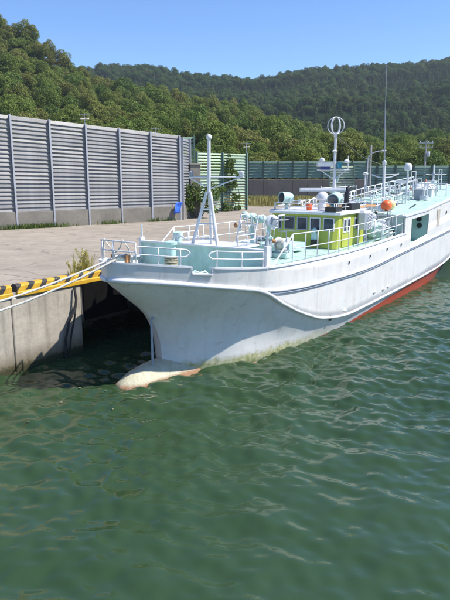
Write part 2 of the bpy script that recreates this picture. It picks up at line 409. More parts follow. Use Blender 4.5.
def scatter(h, spacing, r, tmax=1.04, view=1.0):
    surf, x0, x1, ry, foot = h; out = []
    d = ry-min(foot[1]); nt_ = int(d/spacing); nx = int((x1-x0)/spacing)
    for j in range(nt_+1):
        for i in range(nx):
            x = x0+(i+r.random())*spacing; t = (j+r.random())/nt_*tmax
            y, z = surf(np.array(x), np.array(t))
            if abs(x) > .40*float(y)+12: continue
            out.append((x, float(y), float(z)))
    return out
def woods(name, label, pts, protos, smin, smax, seed, sink=1.7):
    """uncountable far wood: crowns instanced on points by geometry nodes"""
    me = bpy.data.meshes.new(name); me.from_pydata([(x, y, z-sink) for x, y, z in pts], [], []); o = link(name, me); tag(o, label, 'wood', kind='stuff')
    ng = bpy.data.node_groups.new(name+'_nodes', 'GeometryNodeTree')
    ng.interface.new_socket('Geometry', in_out='INPUT', socket_type='NodeSocketGeometry'); ng.interface.new_socket('Geometry', in_out='OUTPUT', socket_type='NodeSocketGeometry')
    gi = ng.nodes.new('NodeGroupInput'); go = ng.nodes.new('NodeGroupOutput')
    g2i = ng.nodes.new('GeometryNodeGeometryToInstance')
    for p in protos:
        oi = ng.nodes.new('GeometryNodeObjectInfo'); oi.inputs['Object'].default_value = p; oi.transform_space = 'ORIGINAL'
        ng.links.new(oi.outputs['Geometry'], g2i.inputs[0])
    ip = ng.nodes.new('GeometryNodeInstanceOnPoints'); ip.inputs['Pick Instance'].default_value = True
    def rv(typ, lo, hi, sd):
        n = ng.nodes.new('FunctionNodeRandomValue'); n.data_type = typ
        s = {'FLOAT': (2, 3), 'FLOAT_VECTOR': (0, 1), 'INT': (4, 5)}[typ]
        n.inputs[s[0]].default_value = lo; n.inputs[s[1]].default_value = hi; n.inputs['Seed'].default_value = sd
        return n.outputs[{'FLOAT': 1, 'FLOAT_VECTOR': 0, 'INT': 2}[typ]]
    ng.links.new(gi.outputs[0], ip.inputs['Points']); ng.links.new(g2i.outputs[0], ip.inputs['Instance'])
    ng.links.new(rv('INT', 0, len(protos)-1, seed), ip.inputs['Instance Index'])
    ng.links.new(rv('FLOAT_VECTOR', (-.08, -.08, 0), (.08, .08, 6.28), seed+1), ip.inputs['Rotation'])
    ng.links.new(rv('FLOAT_VECTOR', (smin, smin, smin*.9), (smax, smax, smax*1.1), seed+2), ip.inputs['Scale'])
    ng.links.new(ip.outputs[0], go.inputs[0])
    md = o.modifiers.new('scatter', 'NODES'); md.node_group = ng
    return o
hA = hill('near_hill', RIDGE_A, ([-130, -40, -12, 0, 15, 130], [70, 66, 66, 84, 88, 96]), 1.0, 3.2, 5)
hB = hill('far_hill', RIDGE_B, ([-300, 340], [215, 215]), .95, 7.5, 8)
hC = hill('hill_spur', RIDGE_C, ([10, 260], [215, 215]), .95, 5, 12)
def make_trees():
    r = np.random.default_rng(11)
    A = scatter(hA, 4.3, r); A.sort(key=lambda p: p[1])
    groves = A[:110]; rest = A[110:]; protos = []
    for i, p in enumerate(groves):
        con = i % 9 == 4
        t = empty('tree', p, r.uniform(0, 6.28)); s = r.uniform(.8, 1.2)*(.55 if con else 1); t.scale = (s, s, s*r.uniform(.9, 1.15))
        c = link('crown', (cone_me if con else broad_me)[i % 3 if con else i % 4], t); link('trunk', trunk_me, t)
        if con: tag(t, 'dark pointed evergreen at the foot of the wooded hill behind the fences', 'tree', 'pointed evergreens along the foot of the hill')
        else: tag(t, 'round-crowned green tree at the foot of the wooded hill behind the fences', 'tree', 'round-crowned trees along the foot of the hill')
        if i < 5 or con: protos.append((con, c))
    br = [c for k, c in protos if not k][:4]; co = [c for k, c in protos if k][:3]
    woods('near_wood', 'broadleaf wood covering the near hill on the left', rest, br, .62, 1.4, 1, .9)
    B = scatter(hB, 5.0, r); C = scatter(hC, 4.8, r)
    k = nz2(np.array([p[0] for p in B])*.03, np.array([p[1] for p in B])*.03, 77)+r.normal(0, .45, len(B))
    woods('far_cedar_wood', 'dark cedar wood covering the far hill', [p for p, q in zip(B, k) if q < .4 and p[1] < 490], co, .6, .85, 4)
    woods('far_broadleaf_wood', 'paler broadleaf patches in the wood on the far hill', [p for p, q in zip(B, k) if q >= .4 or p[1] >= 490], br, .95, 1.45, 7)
    k = r.random(len(C))
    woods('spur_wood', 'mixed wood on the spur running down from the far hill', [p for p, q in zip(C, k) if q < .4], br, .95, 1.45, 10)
    woods('spur_cedar_wood', 'dark cedars on the spur running down from the far hill', [p for p, q in zip(C, k) if q >= .4], co, .55, .8, 14)
make_trees()

# ------------------------------------------------------------------ fences and walls on the quay
M_gslat = mat('grey_louvre', (.225, .222, .215), .5, .14, 1.5, metal=.0, dirt=.25)
M_gpost = mat('galvanised_post', (.46, .47, .50), .45, .1, 2, metal=.3, dirt=.2)
M_grn = mat('pale_green_louvre', (.27, .38, .26), .5, .08, 1.5, dirt=.2)
M_grnpost = mat('green_post', (.16, .24, .185), .5, .1, 2)
M_dgrn = mat('dark_green_panel', (.17, .255, .19), .5, .1, 1, dirt=.15)
M_dgrnpost = mat('dark_green_post', (.045, .08, .062), .5, .1, 2)
def fence(name, label, p0, p1, nb, z0, wall_h, top, ns, ms, mp, slat=.62, pw=.1, mw=None, tilt=.05, drop=0.):
    dx, dy = p1[0]-p0[0], p1[1]-p0[1]; Ln = math.hypot(dx, dy); bay = Ln/nb
    r = empty(name, (p0[0], p0[1], z0), math.atan2(dy, dx)); tag(r, label, 'fence')
    if wall_h:
        w = MB(); w.bbox(-.15, Ln+.15, -.14, .16, -.3, wall_h, .02); w.build('base_wall', mw or M_base, r)
    H = top-z0; b0 = wall_h if wall_h else .12; pitch = (H-b0-.05)/ns; sh = pitch*slat
    po = MB(); h = pw/2
    po.box(-h, h, -.16, -.13, -.05, H); po.box(-.012, .012, -.13, .06, wall_h+.003, H-.002); po.box(-h, h, .06, .08, wall_h+.003, H)
    if wall_h: po.box(-.03, .03, -.145, -.125, .25, .33)
    pm = po.mesh('post', mp)
    for i in range(nb+1): o = link('post', pm, r); o.location = (i*bay, -.02, 0); o.scale.z = 1-drop*i/nb/H
    sl = MB(); x0, x1 = .02, bay-.02
    prof = [(-.045-tilt*.2, 0), (-.055, sh*.08), (-.045+tilt, sh*.92), (-.035+tilt, sh), (-.015+tilt, sh*.92), (-.025, sh*.08)]
    sl.prism([(x0, y, z) for y, z in prof], (x1-x0, 0, 0)); sm = sl.mesh('slat', ms)
    for i in range(nb):
        for k in range(ns):
            o = link('slat', sm, r); fr = (k+.5)/ns; o.location = (i*bay, 0, b0+.03+k*pitch-drop*fr*i/nb); o.rotation_euler = (random.uniform(-.09, .09), drop*fr/Ln+random.uniform(-.0015, .0015), 0)
    return r
fence('louvre_fence', 'tall grey louvred fence on a low concrete wall along the quay, left', (-20.2, 30.96), (-3.27, 43.85), 9, QZ, 1.0, 9.55, 23, M_gslat, M_gpost, .87, .1, None, .06, 1.3)
fence('louvre_fence', 'short grey louvred return panel at the right end of the grey fence', (-3.15, 44.1), (-2.75, 46.7), 1, QZ, 1.0, 8.15, 23, M_gslat, M_gpost, .87, .1, None, .06)
fence('green_fence', 'small green louvred panel standing high behind the end of the grey fence', (-5.6, 47.4), (-2.35, 47.4), 1, QZ, 0, 8.46, 24, M_grn, M_grnpost)
fence('green_fence', 'pale green louvred fence overgrown with vines beside the bush', (-2.45, 53.0), (1.96, 56.6), 2, QZ, 0, 7.5, 20, M_grn, M_grnpost)
fence('green_fence', 'single pale green louvred panel behind the radar mast', (10.6, 62), (13.05, 62), 1, QZ, 0, 6.5, 16, mat('faded_green_louvre', (.42, .48, .30), .6, .1, 1.5, dirt=.2), M_grnpost)
fence('green_fence', 'dark green panelled barrier on top of the old concrete wall', (1.0, 70.2), (16.2, 70.2), 9, 5.05, 0, 7.1, 6, M_dgrn, M_dgrnpost, .93, .12)
fence('green_fence', 'long green louvred barrier behind the stern of the boat, right', (16.6, 76), (49.6, 74), 15, QZ, 0, 6.7, 14, M_dgrn, M_dgrnpost, .8, .22)
def old_wall():
    r = empty('concrete_wall', (1.0, 70, QZ)); tag(r, 'dark stained concrete wall under the green barrier at the back', 'wall')
    for i in range(9):
        w = MB(); w.bbox(i*1.69+.01, i*1.69+1.68, 0, .45, -.3, 2.7+random.uniform(-.02, .02), .02); w.build('wall_panel', M_oldwall, r)
old_wall()
s = MB(); s.bbox(-.42, .42, -.4, .4, 0, 3.95, .03); s.bbox(-.5, .5, -.48, .48, 3.953, 4.05, .02)
o = s.build('concrete_pillar', M_base); o.location = (-2.4, 47.0, QZ); o.rotation_euler.z = .4; tag(o, 'square concrete pillar at the end of the grey fence', 'pillar')

# ------------------------------------------------------------------ plants on the quay
def shrub(name, label, p, blobs, per, size, m, seed, stems=5, h=1.2):
    r = np.random.default_rng(seed); t = empty(name, p); tag(t, label, 'plant')
    V, F = leaves([b[:3] for b in blobs], [b[3] for b in blobs], per, size, r); link('foliage', npmesh('foliage', V, F, m), t)
    s = MB()
    for k in range(stems):
        b = blobs[k % len(blobs)]; s.tube([(b[0]*.2, b[1]*.2, 0), (b[0]*.6, b[1]*.6, b[2]*.5), (b[0], b[1], b[2])], [.03, .022, .01], 5)
    s.build('stem', M_bark, t); return t
rr = random.Random(4)
shrub('bush', 'dark green leafy bush between the grey fence and the vine-covered green fence', (-2.05, 46.0, QZ),
      [(rr.uniform(-1.3, 1.3), rr.uniform(-.7, .8), rr.uniform(.5, 2.3), rr.uniform(.4, .7)) for _ in range(20)], 130, .17, M_bush, 1, 10)
def vine():
    r = np.random.default_rng(5); t = empty('vine', (.6, 54.95, QZ)); tag(t, 'climbing vine growing up the pale green louvred fence', 'plant')
    B = []; st = MB(); ux, uy = math.cos(R(39)), math.sin(R(39))
    for k in range(46):
        z = r.uniform(.1, 4.9); spread = 1.5*(1-z/5.2)+.25; x = r.normal(.15-.25*(z/5), spread*.5)-(.9 if z < 2.2 else 0)*r.random()
        B.append((x*ux, x*uy, z, r.uniform(.14, .34)))
    V, F = leaves([b[:3] for b in B], [b[3] for b in B], 120, .13, r)
    link('foliage', npmesh('foliage', V, F, M_bush), t)
    for k in range(5):
        x = -.8+.4*k; st.tube([(x*ux, x*uy, 0), ((x+.15)*ux, (x+.15)*uy, 1.4), ((x*.5+.1)*ux, (x*.5+.1)*uy, 3.0), (.1*ux, .1*uy, 4.6)], [.03, .025, .02, .01], 5)
    st.build('stem', M_bark, t)
vine()
def blades(n, fx, m, h0, h1, w, seed):
    """grass: bent tapering blades"""
    r = np.random.default_rng(seed); V = []; F = []
    for i in range(n):
        x, y, z = fx(r); h = r.uniform(h0, h1); a = r.uniform(0, 6.28); b = r.uniform(.1, .5)*h; ww = w*r.uniform(.6, 1.3)
        c, s = math.cos(a), math.sin(a); k = len(V)
        V += [(x-s*ww, y+c*ww, z), (x+s*ww, y-c*ww, z), (x+c*b*.35+s*ww*.7, y+s*b*.35-c*ww*.7, z+h*.6), (x+c*b*.35-s*ww*.7, y+s*b*.35+c*ww*.7, z+h*.6),
              (x+c*b+s*ww*.1, y+s*b-c*ww*.1, z+h), (x+c*b-s*ww*.1, y+s*b+c*ww*.1, z+h)]
        F += [(k, k+1, k+2, k+3), (k+3, k+2, k+4, k+5)]
    return V, F
fdx, fdy = math.cos(R(37.3)), math.sin(R(37.3))
def base_grass(r):
    while True:
        t = r.uniform(0, 21); dens = .12+.2*math.sin(t*1.7)+1.4*math.exp(-((t-10.2)/1.3)**2)+.5*math.exp(-((t-7)/1.0)**2)
        if r.random() < dens*.6: break
    d = abs(r.normal(0, .16))+.22; return (-20.2+fdx*t+fdy*d, 30.96+fdy*t-fdx*d, QZ)
V, F = blades(1700, base_grass, M_grass, .06, .36, .02, 3)
tag(link('weeds', npmesh('weeds', V, F, M_bush)), 'weeds growing along the foot of the grey fence', 'weeds', kind='stuff')
V, F = blades(9000, lambda r: (r.uniform(-.5, 17), 70-abs(r.normal(0, 2.6))-.1, QZ-.02), M_grass, .25, 1.05, .06, 4)
tag(link('long_grass', npmesh('long_grass', V, F, M_grass)), 'long dry grass in front of the old concrete wall', 'grass', kind='stuff')
def weed(p, label, seed, n=9, h=.85):
    r = np.random.default_rng(seed); t = empty('weed_plant', p); tag(t, label, 'plant'); st = MB(); B = []
    for k in range(n):
        a = r.uniform(0, 6.28); q = r.uniform(.08, .36); hh = h*r.uniform(.5, 1.05); e = (q*math.cos(a), q*math.sin(a), hh)
        st.tube([(e[0]*.15, e[1]*.15, 0), (e[0]*.5, e[1]*.5, hh*.55), e], [.011, .008, .003], 5)
        for f in np.linspace(.25, 1.02, 10): B.append((e[0]*f, e[1]*f, hh*f, .045+.05*(1-f)))
    st.build('stem', M_dry, t); V, F = leaves([b[:3] for b in B], [b[3] for b in B], 9, .07, r, 1.3); link('foliage', npmesh('foliage', V, F, M_dry), t)
def tuft(p, label, seed, n, h0, h1, rad):
    t = empty('weed_plant', p); tag(t, label, 'plant'); st = MB(); r2 = random.Random(seed); 
    V, F = blades(n, lambda r: (r.normal(0, rad), r.normal(0, rad), 0), M_dry, h0, h1, .011, seed); link('blades', npmesh('blades', V, F, M_dry), t)
    B = []
    for k in range(7):
        a = r2.uniform(0, 6.28); q = r2.uniform(.05, .3); e = (q*math.cos(a), q*math.sin(a), h1*r2.uniform(.75, 1.1)); st.tube([(e[0]*.3, e[1]*.3, 0), (e[0]*.7, e[1]*.7, e[2]*.6), e], [.008, .006, .003], 5)
        B += [(e[0]*f, e[1]*f, e[2]*f, .04) for f in (.7, .8, .9, 1.)]
    st.build('stem', M_dry, t); V, F = leaves([b[:3] for b in B], [b[3] for b in B], 8, .05, np.random.default_rng(seed), 1.4); link('seed_head', npmesh('seed_head', V, F, M_dry), t)
tuft(B2W(2.3, -3.9, QZ), 'dry yellowish weed growing behind the kerb beside the bow rail', 9, 170, .3, .85, .13)
tuft(B2W(1.85, -3.95, QZ), 'lower yellow-green tuft left of the tall dry weed behind the kerb', 12, 80, .15, .45, .1)

# ------------------------------------------------------------------ background things
M_plaster = mat('beige_plaster', (.34, .29, .23), .9, .1, .8, dirt=.2)
M_rooft = mat('grey_roof_tile', (.085, .085, .09), .7, .15, 2)
M_glass = mat('dark_window_glass', (.03, .04, .055), .08, .1, 2, bmp=0)
M_wframe = mat('window_frame', (.55, .56, .58), .4, .05, 2)
M_ply = mat('orange_plaster', (.36, .22, .15), .9, .1, .8)
def house(p, rz, w, d, h, mw, label):
    r = empty('house', p, rz); tag(r, label, 'house'); s = MB(); s.box(0, w, 0, d, -.2, h); s.build('wall', mw, r)
    s = MB(); s.prism([(-.4, -.5, h+.003), (-.4, d/2, h+1.5), (-.4, d+.5, h+.003)], (w+.8, 0, 0)); s.build('roof', M_rooft, r)
    for i in range(int(w//2.4)):
        x = .7+i*2.3
        for z in ((.9, 3.5) if h > 4.5 else (.9,)):
            f = MB(); f.box(x-.06, x+1.36, -.05, -.003, z-.06, z+1.16); f = f.build('window', M_wframe, r)
            g = MB(); g.box(x, x+.63, -.07, -.055, z, z+1.1); g.box(x+.67, x+1.3, -.07, -.055, z, z+1.1); g.build('pane', M_glass, f)
house((-12.2, 50, QZ), R(30), 7, 6, 3.2, M_ply, 'house with orange-beige walls seen through the grey louvred fence')
house((-21.5, 46, QZ), R(32), 7.5, 6, 4.4, M_plaster, 'two-storey pale beige house seen through the left bays of the grey fence')
M_pole = mat('concrete_pole', (.36, .35, .33), .8, .1, 2)
M_wire = mat('antenna_metal', (.30, .31, .32), .4, .1, 2, metal=.5)
def aerial(p, h, label):
    r = empty('tv_aerial', p); tag(r, label, 'aerial'); s = MB(); s.tube([(0, 0, 0), (0, 0, h)], .045, 6); s.build('pole', M_wire, r)
    s = MB(); s.tube([(-.5, 0, h-.15), (.5, 0, h-.1)], .022, 5); s.tube([(-.3, -.3, h-.5), (.35, .25, h-.45)], .02, 5); s.tube([(-.25, .2, h-.62), (-.2, -.5, h-.38)], .018, 4); s.tube([(.2, .4, h-.58), (.2, -.3, h-.4)], .018, 4)
    for k in range(6): x = -.45+k*.18; w = .3-.03*k; s.tube([(x, -w, h-.2), (x, w, h-.08)], .018, 4)
    s.build('elements', M_wire, r)
aerial((-12.6, 56, QZ), 8.6, 'tv aerial showing above the grey fence, the more leftward of two')
aerial((-6.7, 60, QZ), 7.7, 'tv aerial above the grey fence near its right end')
aerial((2.2, 64, QZ), 6.5, 'small tv aerial above the top right corner of the vine-covered fence')
def lamp(p):
    r = empty('street_lamp', p); tag(r, 'slim grey street lamp with a curved arm beyond the boat rails', 'street lamp')
    s = MB(); s.tube([(0, 0, 0), (0, 0, 4.4), (.06, 0, 4.9), (.35, 0, 5.25), (.8, 0, 5.42), (1.3, 0, 5.5)], [.09, .07, .06, .05, .045, .04], 8); s.build('pole', M_gpost, r, True)
    s = MB(); s.ball((1.5, 0, 5.5), .32, .12, .08); s.build('lamp_head', M_gpost, r, True)
lamp((13.9, 60, QZ))
def upole(p, h, label, arms=True):
    r = empty('utility_pole', p); tag(r, label, 'utility pole')
    s = MB(); s.tube([(0, 0, 0), (0, 0, h)], [.16, .10], 8); s.build('pole', M_pole, r, True)
    if arms:
        for dz in (.35, .95):
            a = MB(); a.box(-.9, .9, -.05, .05, h-dz-.05, h-dz+.05); a = a.build('crossarm', M_gpost, r)
            i = MB()
            for x in (-.8, 0.28, .8): i.lathe([(.03, 0), (.06, .05), (.045, .1), (.06, .15), (.02, .2)], (x, 0, h-dz+.05), seg=8)
            i.build('insulator', M_wframe, a, True)
        s = MB(); s.lathe([(.2, 0), (.22, .05), (.22, .6), (.18, .68)], (.35, 0, h-2.1), seg=10); s.build('transformer', M_wframe, r, True)
upole((26.0, 80, QZ), 7.6, 'concrete utility pole with crossarms in front of the trees at upper right')
upole((15.6, 66, QZ), 6.3, 'plain thin pole beside the curved street lamp', False)
M_blue = mat('blue_tarp', (.03, .13, .62), .5, .15, 4)
def tarp():
    r = empty('blue_banner', (-3.32, 43.35, QZ), R(37)); tag(r, 'bright blue cloth banner on a pole at the right end of the grey fence', 'banner')
    s = MB(); s.tube([(0, 0, 0), (.05, 0, 1.75)], .02, 6); s.build('pole', M_gpost, r)
    V = []; F = []; n = 9; k = 7
    for i in range(n):
        for j in range(k):
            u = i/(n-1); v = j/(k-1); V.append((-.75+.85*u+.42*v-.1, -.06-.06*math.sin(u*5+v*3)-.05*math.sin(v*6), .55+1.05*v*(1-.25*u)+.35*u*v-.05*u))
    for i in range(n-1):
        for j in range(k-1): F.append((i*k+j, (i+1)*k+j, (i+1)*k+j+1, i*k+j+1))
    s = MB(); s.add([(x*.62+.02, y, .5+(z-.5)*.72) for x, y, z in V], F); o = s.build('cloth', M_blue, r, True); md = o.modifiers.new('thick', 'SOLIDIFY'); md.thickness = .012
tarp()

# ------------------------------------------------------------------ the fishing boat
def hull_mat(name, red0, red1, weed=True, base=(.76, .735, .705), low=(.58, .63, .69)):
    m, nt, b, vec = newmat(name)
    sep = nd(nt, 'ShaderNodeSeparateXYZ'); nt.links.new(vec, sep.inputs[0]); X, Z = sep.outputs[0], sep.outputs[2]
    n1 = noise(nt, vec, .8, 6, .7); n2 = noise(nt, vec, 6, 5, .7); st = noise(nt, scalev(nt, vec, (3.2, 3.2, .28)), 1.6, 6, .65)
    c = mixc(nt, mapr(nt, n1, .3, .7), tuple(x*.84 for x in base), base)
    c = mixc(nt, mapr(nt, noise(nt, vec, 2.1, 3, .5, .8), .52, .6, 0, .22), c, (.66, .72, .72))
    c = mixc(nt, mapr(nt, st, .5, .8, 0, .38), c, (.40, .37, .33))
    sc = noise(nt, scalev(nt, vec, (.9, .9, 2.6)), 2.2, 7, .75)
    c = mixc(nt, mapr(nt, sc, .585, .70, 0, .42), c, (.22, .21, .20))
    rs = noise(nt, scalev(nt, vec, (2.2, 2.2, .5)), 1.9, 7, .75)
    c = mixc(nt, mapr(nt, rs, .635, .72, 0, .7), c, (.33, .15, .05))
    e = mathn(nt, 'MULTIPLY_ADD', n2, .10, Z)
    # boot-top: red antifouling rising towards the stern
    zr = mathn(nt, 'MULTIPLY', mathn(nt, 'MAXIMUM', mathn(nt, 'SUBTRACT', X, red0), 0), red1)
    d = mathn(nt, 'SUBTRACT', mathn(nt, 'ADD', zr, .05), e)
    c = mixc(nt, mapr(nt, d, -.35, -.02, 0, .45), c, (.30, .32, .38))
    c = mixc(nt, mapr(nt, d, -.012, .012), c, mixc(nt, n2, (.36, .045, .022), (.48, .085, .04)))
    if weed:
        g = mathn(nt, 'MULTIPLY_ADD', noise(nt, vec, 2.3, 5, .7), .55, mathn(nt, 'MULTIPLY', Z, -1))
        ff = mathn(nt, 'MULTIPLY', mapr(nt, g, -.02, .12), mapr(nt, X, 9, 5))
        c = mixc(nt, ff, c, mixc(nt, mapr(nt, noise(nt, vec, 7, 4), .35, .65), (.56, .53, .34), (.27, .29, .11)))
    nt.links.new(c, b.inputs['Base Color']); b.inputs['Roughness'].default_value = .42
    # plate dishing and brush marks
    hb = mathn(nt, 'MULTIPLY_ADD', noise(nt, vec, 1.4, 2, .5), 1., mathn(nt, 'MULTIPLY', n2, .05))
    sx = mathn(nt, 'ABSOLUTE', mathn(nt, 'SUBTRACT', mathn(nt, 'FRACT', mathn(nt, 'DIVIDE', mathn(nt, 'ADD', X, 30.3), 2.35)), .5))
    hb = mathn(nt, 'ADD', hb, mapr(nt, sx, .485, .497, 0, .22))
    bump(nt, b, hb, .4, .03); return m
M_hull = hull_mat('hull_paint', 9.0, .064)
M_white = mat('white_paint', (.62, .63, .65), .4, .06, 3, rust=.25, dirt=.18)
M_white2 = mat('bright_white_paint', (.70, .70, .71), .35, .06, 3, dirt=.2, rust=.12)
M_mint = mat('mint_paint', (.46, .63, .585), .5, .12, 2.2, rust=.15, dirt=.15)
M_deck = mat('mint_deck', (.43, .60, .51), .6, .2, 3, rust=.3, dirt=.15)
M_lime = mat('lime_paint', (.42, .46, .06), .4, .06, 2.5, dirt=.12)
M_black = mat('black_paint', (.015, .015, .017), .4, .2, 4)
M_grey = mat('grey_paint', (.30, .33, .38), .5, .1, 3)
M_rub = mat('rub_rail_grey', (.30, .34, .42), .5, .12, 3, rust=.3)
M_steel = mat('worn_steel', (.38, .38, .39), .45, .2, 5, metal=.5, rust=.9)
M_rust = mat('rusty_orange_iron', (.42, .20, .08), .8, .25, 4)
M_rope = mat('white_rope', (.66, .63, .56), .9, .15, 20, bmp=.5)
M_orope = mat('tan_rope', (.42, .36, .26), .95, .25, 16, bmp=.5)
M_drkrope = mat('black_rope', (.03, .03, .032), .9, .2, 12, bmp=.5)
M_orange = mat('orange_float', (.80, .13, .03), .45, .1, 4)
M_cream = mat('cream_float', (.68, .60, .30), .5, .1, 4)
M_navy = mat('navy_paint', (.02, .045, .24), .35, .1, 4)
M_teal = mat('teal_box', (.02, .22, .30), .4, .1, 4)
M_tan = mat('tan_board', (.50, .27, .11), .8, .2, 3)
M_beige = mat('beige_board', (.48, .43, .36), .8, .1, 3)
M_lens = mat('lamp_glass', (.12, .12, .13), .15, .1, 3, bmp=0)  # grey base colour carries the sky reflected in the lens
M_glassb = mat('wheelhouse_glass', (.035, .05, .075), .06, .15, 2, bmp=0)

S_END = 30.5
_stem = pchip([-2.0, -.5, .12, .89, 1.24, 1.64, 1.93, 2.25, 2.61, 2.9, 3.5], [1.6, 1.52, 1.46, 1.35, 1.22, .97, .68, .25, -.20, -.56, -.66])
_zk = pchip([-.8, 0, .9, 2.29, 2.99, 4.42, 5.66, 7.11, 9.6, 14.35, 21, 24, 27, S_END], [2.95, 2.86, 2.72, 2.47, 2.33, 1.67, 1.16, .74, .47, .52, .70, .98, 1.45, 1.95])
_zt = pchip([-.8, -.1, .9, 3.25, 5.2, 9.15, 14.7, 16, 24, S_END], [3.41, 3.33, 3.2, 2.97, 2.88, 2.82, 2.93, 2.98, 3.5, 3.9])
_zu = pchip([-.8, 0, .9, 2.29, 3.0, 3.55, 5.96, 10.3, 15.3, 23.4, S_END], [2.97, 2.88, 2.74, 2.5, 2.36, 2.24, 2.06, 1.97, 2.18, 2.57, 2.95])
_zb = pchip([-1, 19, 21.5, 23, 26.2, S_END], [-1.0, -1.0, -.6, 0., 1.2, 1.75])
def _ent(pts):
    f = pchip([p[0] for p in pts], [p[1] for p in pts]); return f
_e1 = _ent([(0, 0), (.07, .20), (.25, .47), (.65, .86), (1.2, 1.30), (1.7, 1.63), (2.5, 2.03), (3.87, 2.40)])
def Pt(t): t = np.asarray(t, float); return np.where(t < 3.87, _e1(t), 2.40+.02*np.clip((t-3.87)/3, 0, 1))
def Pk(t): t = np.asarray(t, float); return np.where(t < 3.87, _e1(t)*.955, 2.292+.1*np.clip((t-3.87)/3, 0, 1))
Pw = _ent([(0, 0), (.25, .40), (.6, .78), (1, 1.08), (1.8, 1.50), (3, 1.82), (5, 2.08), (8, 2.22), (12, 2.27), (32, 2.27)])
def aft(s): return 1-.20*np.clip((np.asarray(s)-22)/(S_END-22), 0, 1)**2
def stations(extra=()):
    u = np.concatenate([np.linspace(0, .03, 14)[:-1], np.linspace(.03, .16, 26)[:-1], np.linspace(.16, .36, 34)[:-1], np.linspace(.36, 1, 50)])
    return u
def level_low(w):
    """curve of the lower hull at height fraction w between bottom and knuckle"""
    zs = lambda s: _zb(s)+w*(_zk(s)-_zb(s))
    s0 = 0.
    for _ in range(60): s0 = .5*s0+.5*float(_stem(zs(s0)))
    s = s0+stations()*(S_END-s0); z = zs(s); t = s-s0
    g = np.clip(z/_zk(s), 0, 1)**np.interp(s, [3, 8], [2.6, 1.4])
    n = Pw(t)*(1-g)+Pk(t)*g
    below = np.clip(-z/1.0, 0, 1); n = n*(1-.55*below**1.5)
    st = np.clip((s-19)/(S_END-19), 0, 1); n = n*(1-st*.55*(1-w)**1.3)
    return s, n*aft(s), z
def level_up(w):
    zs = lambda s: _zk(s)+w*(_zt(s)-_zk(s))
    s0 = -.6
    for _ in range(60): s0 = .5*s0+.5*float(_stem(zs(s0)))
    s = s0+stations()*(S_END-s0); t = s-s0
    return s, (Pk(t)*(1-w)+Pt(t)*w)*aft(s), zs(s)
def grid_mesh(name, rows, m, parent, close_stern=False):
    """rows of (s, n, z); mirrored to both sides"""
    V = []; F = []; k = len(rows); c = len(rows[0][0])
    for sg in (1, -1):
        o = len(V)
        for s, n, z in rows: V += [(float(a), float(-sg*b), float(d)) for a, b, d in zip(s, n, z)]
        for i in range(k-1):
            for j in range(c-1):
                q = (o+i*c+j, o+i*c+j+1, o+(i+1)*c+j+1, o+(i+1)*c+j); F.append(q if sg > 0 else q[::-1])
        if sg < 0 and close_stern:
            for i in range(k-1): F.append((i*c+c-1, o+i*c+c-1, o+(i+1)*c+c-1, (i+1)*c+c-1))
    b = MB(); b.add(V, F); me = bpy.data.meshes.new(name); me.from_pydata(b.v, [], b.f); me.materials.append(m)
    bm = bmesh.new(); bm.from_mesh(me); bmesh.ops.remove_doubles(bm, verts=bm.verts, dist=.0008); bmesh.ops.recalc_face_normals(bm, faces=bm.faces); bm.to_mesh(me); bm.free()
    me.shade_smooth(); me.set_sharp_from_angle(angle=R(28)); return link(name, me, parent)
# the topside: plan curve helper for things fixed along the deck edge
def edge_n(s): return float((Pt(np.maximum(np.array(s)+.635, 0)))*aft(s))
def side_n(s, z):
    zk, zt = float(_zk(s)), float(_zt(s)); w = min(1, max(0, (z-zk)/(zt-zk)))
    return float((Pk(np.array(s+.61))*(1-w)+Pt(np.array(s+.61))*w)*aft(s))
boat = berth_root('fishing_boat')
tag(boat, 'long white fishing boat with lime green wheelhouse and bulbous bow moored at the quay', 'fishing boat')
grid_mesh('hull', [level_low(w) for w in np.linspace(0, 1, 22)], M_hull, boat, True)
# bulwark and topside with the fairlead notch cut at the bow and the shelter opening aft
NOTCH = (.90, 1.40); SUP = 15.6
def topside():
    ss = np.concatenate([np.array([-.66, -.64, -.63, -.62, -.61, -.60, -.59, -.58, -.57, -.55, -.52, -.48]), np.linspace(-.44, .85, 16), [.895, .905], np.linspace(1.0, 1.3, 4), [1.395, 1.405], np.linspace(1.5, 3.2, 12), np.linspace(3.25, 16.23, 30), [16.245, 16.255], np.linspace(16.6, 18.6, 5), [18.995, 19.005], np.linspace(19.3, S_END, 24)])
    ws = [0, .12, .3, .5, .68, .85, 1.0]; rows = []
    for w in ws:
        s_, n_, z_ = level_up(w); zz = []; nn = []
        for s in ss:
            s0 = s_[0]; sx = max(s, s0); zk, zt = float(_zk(sx)), float(_zt(sx))
            if .90 <= s <= 1.40: zt -= .17
            if 16.25 <= s <= 19.0: zt = float(np.interp(s, [16.25, 19.0], [2.42, 2.66]))
            z = zk+w*(zt-zk); wr = (z-zk)/(float(_zt(sx))-zk)
            t = sx-s0; nn.append(float((Pk(np.array(t))*(1-wr)+Pt(np.array(t))*wr)*aft(sx))); zz.append(z)
        rows.append((np.maximum(ss, s_[0]), np.array(nn), np.array(zz)))
    o = grid_mesh('topside_plating', rows, M_hull, boat, True)
    md = o.modifiers.new('plate', 'SOLIDIFY'); md.thickness = .05; md.offset = -1
    return o
topside()
def run(f, a, b, n, sg=1, off=0., dz=0.): return [L(s, sg*(side_n(s, f(s)+dz)+off), float(f(s))+dz) for s in np.linspace(a, b, n)]
